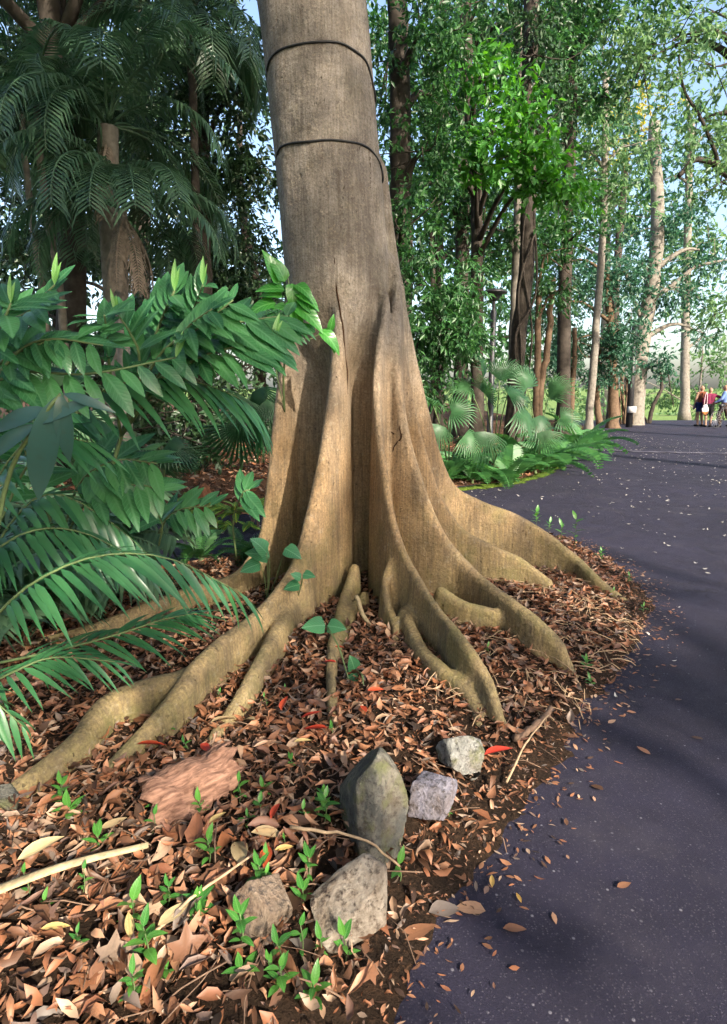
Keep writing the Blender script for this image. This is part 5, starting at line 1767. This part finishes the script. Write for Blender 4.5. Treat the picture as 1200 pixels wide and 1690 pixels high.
tree_thing('tall green canopy tree hanging over the path from the right bed', [(930, 720, 17.5), (932, 500, 17.5), (940, 250, 17.5), (950, -80, 17.5)], 0.2, 0.14, 'dark_bark',
           [(960, 60, 17, 1.5, 1.2, 1.2, 1000), (1020, 30, 17, 1.5, 1.2, 1.0, 900), (930, 160, 17, 1.0, 1.0, 1.0, 700), (990, 160, 17.5, 1.2, 1, .7, 500), (920, 330, 17, 1.2, 1, .8, 800), (960, 380, 17, 1.2, 1, .7, 700), (880, 400, 17, .9, .9, .6, 450), (1000, -80, 16, 2.5, 1.5, 1.2, 1200)], 'leaf_mid', 23, (0.14, 0.22))
tree_thing('orange lit trunk with a dark leaning stem beside it in the bed', [(884, 715, 15), (886, 640, 15), (888, 560, 15), (890, 470, 15)], 0.10, 0.07, 'warm_bark', [(900, 420, 15, .9, .7, .6, 500), (920, 480, 15, .6, .6, .6, 420)], 'leaf_mid', 24, (0.11, 0.18), extra=[([(888, 720, 15), (892, 640, 15), (905, 560, 15), (912, 460, 15)], 0.10, 0.07)])
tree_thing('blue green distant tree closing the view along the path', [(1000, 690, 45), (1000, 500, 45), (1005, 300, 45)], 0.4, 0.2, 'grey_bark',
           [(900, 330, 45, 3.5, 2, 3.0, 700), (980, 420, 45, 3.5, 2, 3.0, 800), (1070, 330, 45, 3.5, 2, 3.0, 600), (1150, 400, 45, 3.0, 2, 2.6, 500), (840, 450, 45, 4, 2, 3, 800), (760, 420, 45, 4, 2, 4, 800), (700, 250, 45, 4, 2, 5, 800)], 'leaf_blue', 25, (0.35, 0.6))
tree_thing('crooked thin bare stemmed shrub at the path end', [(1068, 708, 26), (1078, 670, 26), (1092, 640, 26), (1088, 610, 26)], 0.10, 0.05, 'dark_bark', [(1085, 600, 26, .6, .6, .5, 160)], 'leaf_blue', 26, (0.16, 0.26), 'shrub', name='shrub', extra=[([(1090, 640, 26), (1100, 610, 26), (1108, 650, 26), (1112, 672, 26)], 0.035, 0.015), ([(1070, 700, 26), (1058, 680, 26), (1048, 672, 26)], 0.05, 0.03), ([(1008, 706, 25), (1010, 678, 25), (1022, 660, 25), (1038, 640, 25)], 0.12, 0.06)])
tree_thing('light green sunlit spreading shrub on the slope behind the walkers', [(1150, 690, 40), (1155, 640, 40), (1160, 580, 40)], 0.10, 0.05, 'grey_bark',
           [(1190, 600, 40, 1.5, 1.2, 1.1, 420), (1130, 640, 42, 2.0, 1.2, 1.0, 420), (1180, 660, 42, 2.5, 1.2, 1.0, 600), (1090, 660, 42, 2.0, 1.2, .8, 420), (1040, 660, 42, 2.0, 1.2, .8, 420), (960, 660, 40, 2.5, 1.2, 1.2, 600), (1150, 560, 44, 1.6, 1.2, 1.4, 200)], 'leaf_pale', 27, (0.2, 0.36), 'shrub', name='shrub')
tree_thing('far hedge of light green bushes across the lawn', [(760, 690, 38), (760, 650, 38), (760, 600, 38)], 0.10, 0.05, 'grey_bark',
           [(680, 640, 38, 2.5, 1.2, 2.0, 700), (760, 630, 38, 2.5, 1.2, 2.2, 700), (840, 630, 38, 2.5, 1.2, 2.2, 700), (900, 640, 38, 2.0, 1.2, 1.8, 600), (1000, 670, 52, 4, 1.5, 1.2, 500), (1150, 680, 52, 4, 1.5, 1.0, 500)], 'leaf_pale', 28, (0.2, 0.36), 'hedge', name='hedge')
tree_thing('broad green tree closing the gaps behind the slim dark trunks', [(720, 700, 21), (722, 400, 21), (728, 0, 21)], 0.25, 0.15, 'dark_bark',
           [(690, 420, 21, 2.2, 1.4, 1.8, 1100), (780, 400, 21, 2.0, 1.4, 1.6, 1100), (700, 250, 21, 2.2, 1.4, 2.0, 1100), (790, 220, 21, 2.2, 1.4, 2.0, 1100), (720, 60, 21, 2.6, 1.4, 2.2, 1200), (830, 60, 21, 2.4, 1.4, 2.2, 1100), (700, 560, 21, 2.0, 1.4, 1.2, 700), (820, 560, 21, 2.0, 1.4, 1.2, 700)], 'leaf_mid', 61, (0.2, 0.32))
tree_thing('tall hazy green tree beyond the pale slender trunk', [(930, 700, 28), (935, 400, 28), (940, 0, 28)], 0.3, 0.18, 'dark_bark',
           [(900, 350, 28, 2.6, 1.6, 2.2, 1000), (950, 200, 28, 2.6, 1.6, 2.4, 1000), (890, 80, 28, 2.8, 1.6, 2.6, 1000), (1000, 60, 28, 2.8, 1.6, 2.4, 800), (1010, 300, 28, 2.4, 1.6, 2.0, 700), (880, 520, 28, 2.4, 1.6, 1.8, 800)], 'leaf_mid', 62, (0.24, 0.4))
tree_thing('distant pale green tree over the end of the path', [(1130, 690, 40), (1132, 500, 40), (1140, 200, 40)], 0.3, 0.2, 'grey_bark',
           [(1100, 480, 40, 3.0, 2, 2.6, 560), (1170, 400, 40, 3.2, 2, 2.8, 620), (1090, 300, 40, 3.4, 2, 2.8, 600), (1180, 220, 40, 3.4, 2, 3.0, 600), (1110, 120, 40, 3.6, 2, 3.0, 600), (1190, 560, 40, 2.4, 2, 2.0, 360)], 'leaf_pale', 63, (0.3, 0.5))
tree_thing('leafy tree standing straight behind the buttressed trunk', [(575, 720, 17), (578, 400, 17), (585, 0, 17)], 0.2, 0.12, 'dark_bark',
           [(530, 480, 17, 1.4, 1.2, 1.3, 1000), (610, 480, 17, 1.4, 1.2, 1.3, 1000), (540, 300, 17, 1.2, 1.2, 1.5, 1000), (620, 280, 17, 1.3, 1.2, 1.5, 1000), (570, 100, 17, 1.5, 1.2, 1.8, 1200), (590, 600, 17, 1.6, 1.2, .8, 800), (500, 620, 17, 1.4, 1.2, .7, 600)], 'leaf_mid', 64, (0.16, 0.26))
# brown hanging aerial roots of the fig
mb = MB()
ga = np.random.default_rng(3)
fb = P(1030, 705, 24.6)
for i in range(26):
    px = ga.uniform(1022, 1044)
    a, b = P(px + ga.normal(0, 3), 600 + ga.uniform(0, 40), 24.6 + ga.normal(0, .2)), P(px, 700, 24.6 + ga.normal(0, .2))
    mb.tube(spline([a, a * .5 + b * .5 + ga.normal(0, .04, 3), b], 5), ga.uniform(.012, .035), 5)
tag(mb.build('aerial_roots', M['warm_bark']), 'hanging bundle of orange brown aerial roots by the second lamp post', 'roots', None, 'stuff')

# ------------------------------------------------------------------ lamp posts
def lathe(prof, n=20):
    v, f = [], []
    for r, z in prof:
        for i in range(n):
            a = 6.283185 * i / n
            v.append((r * math.cos(a), r * math.sin(a), z))
    m = len(prof)
    for j in range(m - 1):
        for i in range(n):
            k_ = (i + 1) % n
            f.append((j * n + i, j * n + k_, (j + 1) * n + k_, (j + 1) * n + i))
    f.append(tuple(range(n))[::-1])
    f.append(tuple((m - 1) * n + i for i in range(n)))
    return v, f


lp = P(808, 720, 11.2)
lp[2] = 0.1
L1 = plant('lamp_post', lp, 'dark lamp post with a wide flat mushroom cap rising from the fan palms', 'lamp post')
hz = P(808, 478, 11.2)[2] - lp[2]
mobj('pole', *lathe([(0.09, -0.1), (0.09, 0.3), (0.055, 0.34), (0.052, hz - 0.36), (0.03, hz - 0.34), (0.03, hz - 0.16)]), M['pole'], L1)
mobj('lamp_cap', *lathe([(0.045, hz - 0.20), (0.10, hz - 0.15), (0.14, hz - 0.08), (0.225, hz - 0.06), (0.23, hz - 0.04), (0.15, hz - 0.005), (0.05, hz + 0.015), (0.01, hz + 0.018)]), M['pole'], L1)
lp = P(1038, 704, 23.5)
lp[2] = 0.0
tp_ = P(1048, 533, 23.5)
L2 = plant('lamp_post', lp, 'dark slim lamp post with short crossbar and white box near the ground', 'lamp post')
mb = MB()
mb.tube([(0, 0, -.2), tuple(tp_ - lp)], [0.13, 0.10], 12)
mb.build('pole', M['pole'], L2)
mb = MB()
mb.tube([tuple(tp_ - lp + np.array([-.28, 0, .02])), tuple(tp_ - lp + np.array([0, 0, .05])), tuple(tp_ - lp + np.array([.30, 0, .1]))], 0.05, 8)
mb.tube([tuple(tp_ - lp + np.array([.30, 0, .1])), tuple(tp_ - lp + np.array([.65, 0, .42]))], 0.03, 6)
mb.build('crossbar', M['pole'], L2)
mb = MB()
bx = P(1043, 676, 23.3)
mb.box(bx - lp, (0.28, 0.14, 0.24))
mb.build('junction_box', M['pole_box'], L2)

# ------------------------------------------------------------------ trees added around and overhead to block light, mostly out of view
def added_shade_tree(x, y, r, hgt, clusters, label, mat, seed, L=(0.22, 0.36), bark='grey_bark'):
    o = plant('tree', (x, y, -0.05), label, 'tree')
    g = np.random.default_rng(seed)
    mb = MB()
    zs_ = np.linspace(0, hgt, 14)
    pts = np.stack([0.15 * np.sin(zs_ * .6 + seed), 0.12 * np.cos(zs_ * .5 + seed), zs_], 1)
    mb.tube(pts, np.linspace(r, r * .5, 14), 12)
    lb = mb
    cl_ = []
    for cx, cy, cz, rx, ry, rz, n in clusters:
        c = np.array([cx - x, cy - y, cz])
        cl_.append((c, (rx, ry, rz), n))
        s0 = pts[9]
        lb.tube(spline([s0, s0 * .5 + c * .5 + np.array([0, 0, .6]), c], 8), np.linspace(r * .4, .03, 8), 6)
    lb.build('trunk', M[bark], o)
    v, f = leaf_cloud(cl_, seed, L)
    mobj('crown', v, f, M[mat], o)
    return o


added_shade_tree(10.5, 6.0, 0.28, 9, [(7.8, 6.6, 8.4, 2.6, 2.2, 1.3, 900), (9.5, 9.5, 8.6, 2.6, 2.2, 1.4, 800), (10.5, 4.0, 8.8, 2.2, 2.0, 1.4, 700), (6.6, 4.2, 9.6, 2.0, 1.8, 1.0, 500)], 'unseen tree added off the right side of the path to shade the trees there', 'leaf_mid', 57)  # added outside the frame so the right background gets less sun
# crown of the buttressed tree itself
gq = np.random.default_rng(8)
cl_ = []
lb = MB()
top = np.array([-0.85, 4.3, 9.3])
for i in range(16):
    a = i * 2.4
    rr = 1.2 + 3.6 * (i / 15) ** .6
    c = np.array([-0.8 + rr * math.cos(a), 4.2 + rr * math.sin(a), 9.2 + gq.uniform(-.6, 2.2)])
    cl_.append((c, (1.7, 1.7, 0.9), 620))
    lb.tube(spline([top - np.array([0, 0, .6]), top * .5 + c * .5 + np.array([0, 0, .5]), c], 8), np.linspace(.11, .03, 8), 6)
lb.build('limbs', M['grey_bark'], tree)
v, f = leaf_cloud(cl_, 9, (0.22, 0.36))
mobj('crown', v, f, M['leaf_mid'], tree)
added_shade_tree(6.6, -4.8, 0.25, 8, [(4.7, -3.4, 8.4, 1.5, 1.2, 1.0, 900), (2.55, -3.5, 5.3, 1.35, 1.0, 0.85, 620), (1.2, -3.4, 5.6, 1.2, 1.0, 1.0, 480), (5.8, -3.4, 4.3, 0.8, 0.8, 0.5, 130), (7.5, -5.5, 8, 2.2, 1.8, 1.4, 700), (3.3, -4.2, 4.35, .55, .5, .4, 60), (4.4, -3.6, 5.9, .6, .5, .25, 50)], 'unseen tree added to shade the upper part of the big trunk and the left plants', 'leaf_mid', 51)  # added out of view; clusters sit on the sun rays to trunk, plants and asphalt
added_shade_tree(-7.5, 1.5, 0.3, 9, [(-6.5, 1.5, 5.5, 2.2, 2.2, 2.4, 1100), (-6, 4, 7.5, 2.5, 2.2, 2.0, 1000), (-5, -1, 7.5, 2.5, 2.2, 2.0, 1000), (-6.5, 1.5, 2.2, 1.6, 2.5, 1.6, 900), (-7, -2, 3.5, 2, 2, 2.5, 800)], 'unseen dark tree added left of the feather palms to block sky light', 'leaf_dark', 52)  # added beyond the left frame edge to cut the ambient sky light
added_shade_tree(-3.5, -6, 0.3, 9, [(-3.5, -5, 5.5, 2.6, 2.0, 2.4, 1100), (-1, -5, 7.5, 2.8, 2.4, 1.8, 1000), (-2, -2, 8.5, 2.8, 2.6, 1.2, 1000), (-3, -6, 2.5, 2.5, 1.6, 1.6, 800)], 'unseen dark tree added behind the camera to block sky light', 'leaf_dark', 53)  # added behind the camera, crowns closing off the open sky
added_shade_tree(1.0, -8, 0.3, 9, [(1, -7, 7.5, 2.6, 2.4, 1.6, 1000), (1.5, -4, 10.2, 2.8, 2.8, 1.2, 1300), (0.5, -8, 4.5, 2.4, 1.6, 1.8, 800), (2.5, -1, 10.4, 2.8, 2.6, 1.2, 1300), (4.5, -3, 11.5, 2.4, 2.4, 1.0, 900)], 'unseen canopy tree added behind the camera to darken the left wood', 'leaf_mid', 54)  # added behind the camera; high clusters keep sun out of the left wood
added_shade_tree(-4.5, 9.5, 0.25, 9, [(-4.5, 9, 9, 3, 3, 1.6, 1100), (-1.5, 8.5, 9.5, 2.6, 2.6, 1.4, 900), (2, 9, 10, 2.6, 2.4, 1.4, 800), (-7.5, 8, 8, 2.6, 2.6, 2.5, 1000)], 'high canopy tree added over the wood behind the palms to block sky light', 'leaf_dark', 55, bark='dark_bark')  # crown added above the frame to dim the sky over the wood

# ------------------------------------------------------------------ walkers at the end of the path
def cloth(name, col):
    return plain(name, col, 0.85, 0.1, 0.15, 30)


def person(px, Y, height, yaw, joints, cols, label, hair_back=0.0):
    p = P(px, 704, Y)
    p[2] = 0.0
    o = plant('person', p, label, 'person')
    o.rotation_euler = (0, 0, yaw)
    k_ = height / 1.72
    o.scale = (k_, k_, k_)
    J = joints

    def body(x, y, z):
        f = np.minimum(capsule(x, y, z, (-.06, 0, .98), (-.085, 0, 1.33), .105, .115), capsule(x, y, z, (.06, 0, .98), (.085, 0, 1.33), .105, .115))
        f = smin(f, capsule(x, y, z, (-.15, 0, 1.40), (.15, 0, 1.40), .062, .062), .06)
        f = smin(f, capsule(x, y, z, (0, 0, 1.40), (0, .01, 1.53), .055, .05), .04)
        hd = np.sqrt((x / .078) ** 2 + ((y - .015) / .098) ** 2 + ((z - 1.61) / .118) ** 2)
        f = smin(f, (hd - 1) * .08, .02)
        f = np.minimum(f, capsule(x, y, z, (0, .10, 1.62), (0, .128, 1.585), .012, .017))
        f = smin(f, capsule(x, y, z, (0, .06, 1.53), (0, .095, 1.53), .03, .02), .02)
        for s_ in (-1, 1):
            f = np.minimum(f, capsule(x, y, z, (s_ * .078, .0, 1.585), (s_ * .084, -.01, 1.63), .014, .017))
            sd_ = 'l' if s_ < 0 else 'r'
            hip = (s_ * .085, 0, .95)
            f = smin(f, capsule(x, y, z, hip, J[sd_ + 'knee'], .092, .058), .04)
            f = smin(f, capsule(x, y, z, J[sd_ + 'knee'], J[sd_ + 'ank'], .060, .038), .02)
            a = np.array(J[sd_ + 'ank'])
            f = smin(f, capsule(x, y, z, a + np.array([0, -.03, -.05]), a + np.array([.02 * s_, .17, -.055]), .038, .028), .02)
            sh_ = (s_ * .185, 0, 1.39)
            el, wr = np.array(J[sd_ + 'elb']), np.array(J[sd_ + 'wri'])
            f = smin(f, capsule(x, y, z, sh_, el, .052, .041), .03)
            f = smin(f, capsule(x, y, z, el, wr, .041, .027), .02)
            d = (wr - el) / np.linalg.norm(wr - el)
            sdv = np.cross(d, [0, 1, 0.2])
            sdv /= np.linalg.norm(sdv)
            palm = wr + d * .075
            f = smin(f, capsule(x, y, z, wr, palm, .028, .034), .015)
            for q, ln in ((-1.5, .06), (-.5, .075), (.5, .08), (1.5, .068)):
                b0 = palm + sdv * q * .018
                f = np.minimum(f, capsule(x, y, z, b0, b0 + d * ln + np.array([0, .02, 0]), .010, .008))
            f = np.minimum(f, capsule(x, y, z, wr + d * .03, wr + d * .075 + sdv * .055, .012, .009))
        return f
    lo = np.array([-.75, -.45, -.02])
    hi = np.array([.75, .45, 1.76])
    v, q = sdf_mesh(body, lo, hi, 0.016)
    mobj('body', v, q, cols['skin'], o)

    def part(nm, cond, inflate, mat, h=0.02):
        v, q = sdf_mesh(lambda x, y, z: np.maximum(body(x, y, z) - inflate, cond(x, y, z)), lo, hi, h)
        if len(q):
            mobj(nm, v, q, mat, o)
    part('hair', lambda x, y, z: np.maximum(1.60 - z + np.clip(y - .02, -.03, .2) * 1.1, -(1.53 - z)), 0.014, cols['hair'])
    leg = cols.get('leg', .55)
    part('shorts', lambda x, y, z: np.maximum(np.maximum(leg - z, z - 1.03), np.abs(x) - .27), 0.022, cols['shorts'])
    if 'top' in cols:
        slv = cols.get('sleeve', .30)
        part('shirt', lambda x, y, z: np.maximum(np.maximum(.99 - z, z - 1.475), np.abs(x) - slv), 0.016, cols['top'])
    part('shoes', lambda x, y, z: z - .085, 0.012, cols['shoes'])
    for s_ in (-1, 1):
        v, q = sdf_mesh(lambda x, y, z: np.sqrt((x - s_ * .03) ** 2 + (y - .095) ** 2 + (z - 1.625) ** 2) - .011, (s_ * .03 - .02, .07, 1.6), (s_ * .03 + .02, .12, 1.65), .006)
        mobj('eye', v, q, cols['hair'], o)
    mb_ = MB()
    mb_.box((0, .105, 1.545), (.045, .012, .010))
    mb_.build('mouth', M['red_leaf'], o)
    return o


SK = plain('skin', (0.30, 0.175, 0.12), 0.6, 0.3, 0.08, 8)
HB = cloth('dark_hair', (0.035, 0.022, 0.016))
SHOE = cloth('black_shoe', (0.02, 0.02, 0.022))
person(1154, 24.0, 1.58, 0.1, dict(lknee=(-.10, .03, .50), lank=(-.10, -.02, .09), rknee=(.10, .06, .50), rank=(.12, .0, .09), lelb=(-.27, -.02, 1.12), lwri=(-.26, .06, .88), relb=(.30, .02, 1.15), rwri=(.30, .10, .93)),
       dict(skin=SK, hair=HB, shorts=cloth('navy_shorts', (0.015, 0.025, 0.10)), top=cloth('rust_top', (0.16, 0.055, 0.03)), sleeve=.17, leg=.62, shoes=SHOE), 'person in a rust coloured vest and navy shorts walking away')
person(1168, 23.6, 1.50, -0.15, dict(lknee=(-.09, .06, .50), lank=(-.12, -.08, .10), rknee=(.10, -.02, .50), rank=(.10, .02, .09), lelb=(-.26, .0, 1.14), lwri=(-.22, .1, .92), relb=(.42, .0, 1.30), rwri=(.62, .04, 1.16)),
       dict(skin=SK, hair=HB, shorts=cloth('black_shorts', (0.015, 0.014, 0.016)), top=cloth('magenta_top', (0.14, 0.02, 0.05)), sleeve=.45, leg=.50, shoes=SHOE), 'person in a magenta top reaching one arm towards the cyclist')
person(1193, 23.4, 1.60, 0.9, dict(lknee=(-.11, .18, .52), lank=(-.12, .10, .10), rknee=(.11, -.10, .50), rank=(.13, -.28, .12), lelb=(-.26, .10, 1.16), lwri=(-.22, .30, 1.02), relb=(.27, .08, 1.14), rwri=(.22, .30, 1.02)),
       dict(skin=SK, hair=HB, shorts=cloth('brown_trousers', (0.06, 0.04, 0.035)), top=cloth('blue_shirt', (0.13, 0.20, 0.42)), sleeve=.30, leg=.12, shoes=SHOE), 'person in a light blue shirt standing beside a bicycle')
# shoulder bag
bp = P(1164, 676, 23.35)
bag = plant('shoulder_bag', bp, 'white and orange shoulder bag hanging behind the magenta top', 'bag')
v, q = sdf_mesh(lambda x, y, z: np.maximum(np.sqrt((x / .13) ** 2 + (y / .06) ** 2 + (z / .20) ** 2) - 1, -.6) * .06 + 0.006 * np.sin(x * 60 + z * 20), (-.16, -.09, -.24), (.16, .09, .24), .02)
mobj('pouch', v, q, cloth('white_canvas', (0.60, 0.55, 0.58)), bag)
v, q = sdf_mesh(lambda x, y, z: np.maximum(np.sqrt((x / .142) ** 2 + (y / .07) ** 2 + (z / .215) ** 2) - 1, (z + .07) * 12) * .06, (-.16, -.09, -.24), (.16, .09, .0), .02)
mobj('base_panel', v, q, cloth('orange_canvas', (0.55, 0.22, 0.08)), bag)
mb = MB()
mb.tube(spline([(-.06, 0, .15), (-.02, .03, .55), (.06, .06, .62), (.05, 0, .15)], 12), .012, 6)
mb.build('strap', cloth('pink_strap', (0.55, 0.40, 0.42)), bag)
# bicycle
bc = P(1197, 704, 23.0)
bc[2] = 0
bk = plant('bicycle', bc, 'dark bicycle held beside the person in the blue shirt', 'bicycle')
bk.rotation_euler = (0, 0, 0.35)
BM = plain('bicycle_paint', (0.02, 0.02, 0.025), 0.4, 0.5)
RM = plain('wheel_metal', (0.55, 0.55, 0.58), 0.35, 0.5, 0.05)
for cx in (-.5, .5):
    th = np.linspace(0, 2 * math.pi, 33)
    mb = MB()
    mb.tube(np.stack([cx + .31 * np.cos(th), 0 * th, .325 + .31 * np.sin(th)], 1), .018, 6, cap=False)
    wh = mb.build('wheel', BM, bk)
    mb = MB()
    for a in np.linspace(0, 2 * math.pi, 15)[:-1]:
        mb.tube([(cx, 0, .325), (cx + .30 * math.cos(a), 0, .325 + .30 * math.sin(a))], .003, 3)
    mb.build('spokes', RM, wh)
mb = MB()
for a, b in (((-.5, 0, .325), (-.12, 0, .30)), ((-.12, 0, .30), (-.22, 0, .80)), ((-.22, 0, .78), (-.5, 0, .325)), ((-.12, 0, .30), (.33, 0, .72)), ((-.20, 0, .72), (.32, 0, .80)), ((.30, 0, .92), (.5, 0, .325))):
    mb.tube([a, b], .016, 6)
mb.build('frame', BM, bk)
mb = MB()
mb.tube(spline([(.24, -.27, .98), (.30, -.12, .97), (.30, .12, .97), (.24, .27, .98)], 9), .013, 6)
mb.build('handlebar', BM, bk)
mb = MB()
mb.tube([(-.36, 0, .83), (-.24, 0, .85), (-.10, 0, .84)], [.07, .06, .025], 8)
mb.build('saddle', BM, bk)
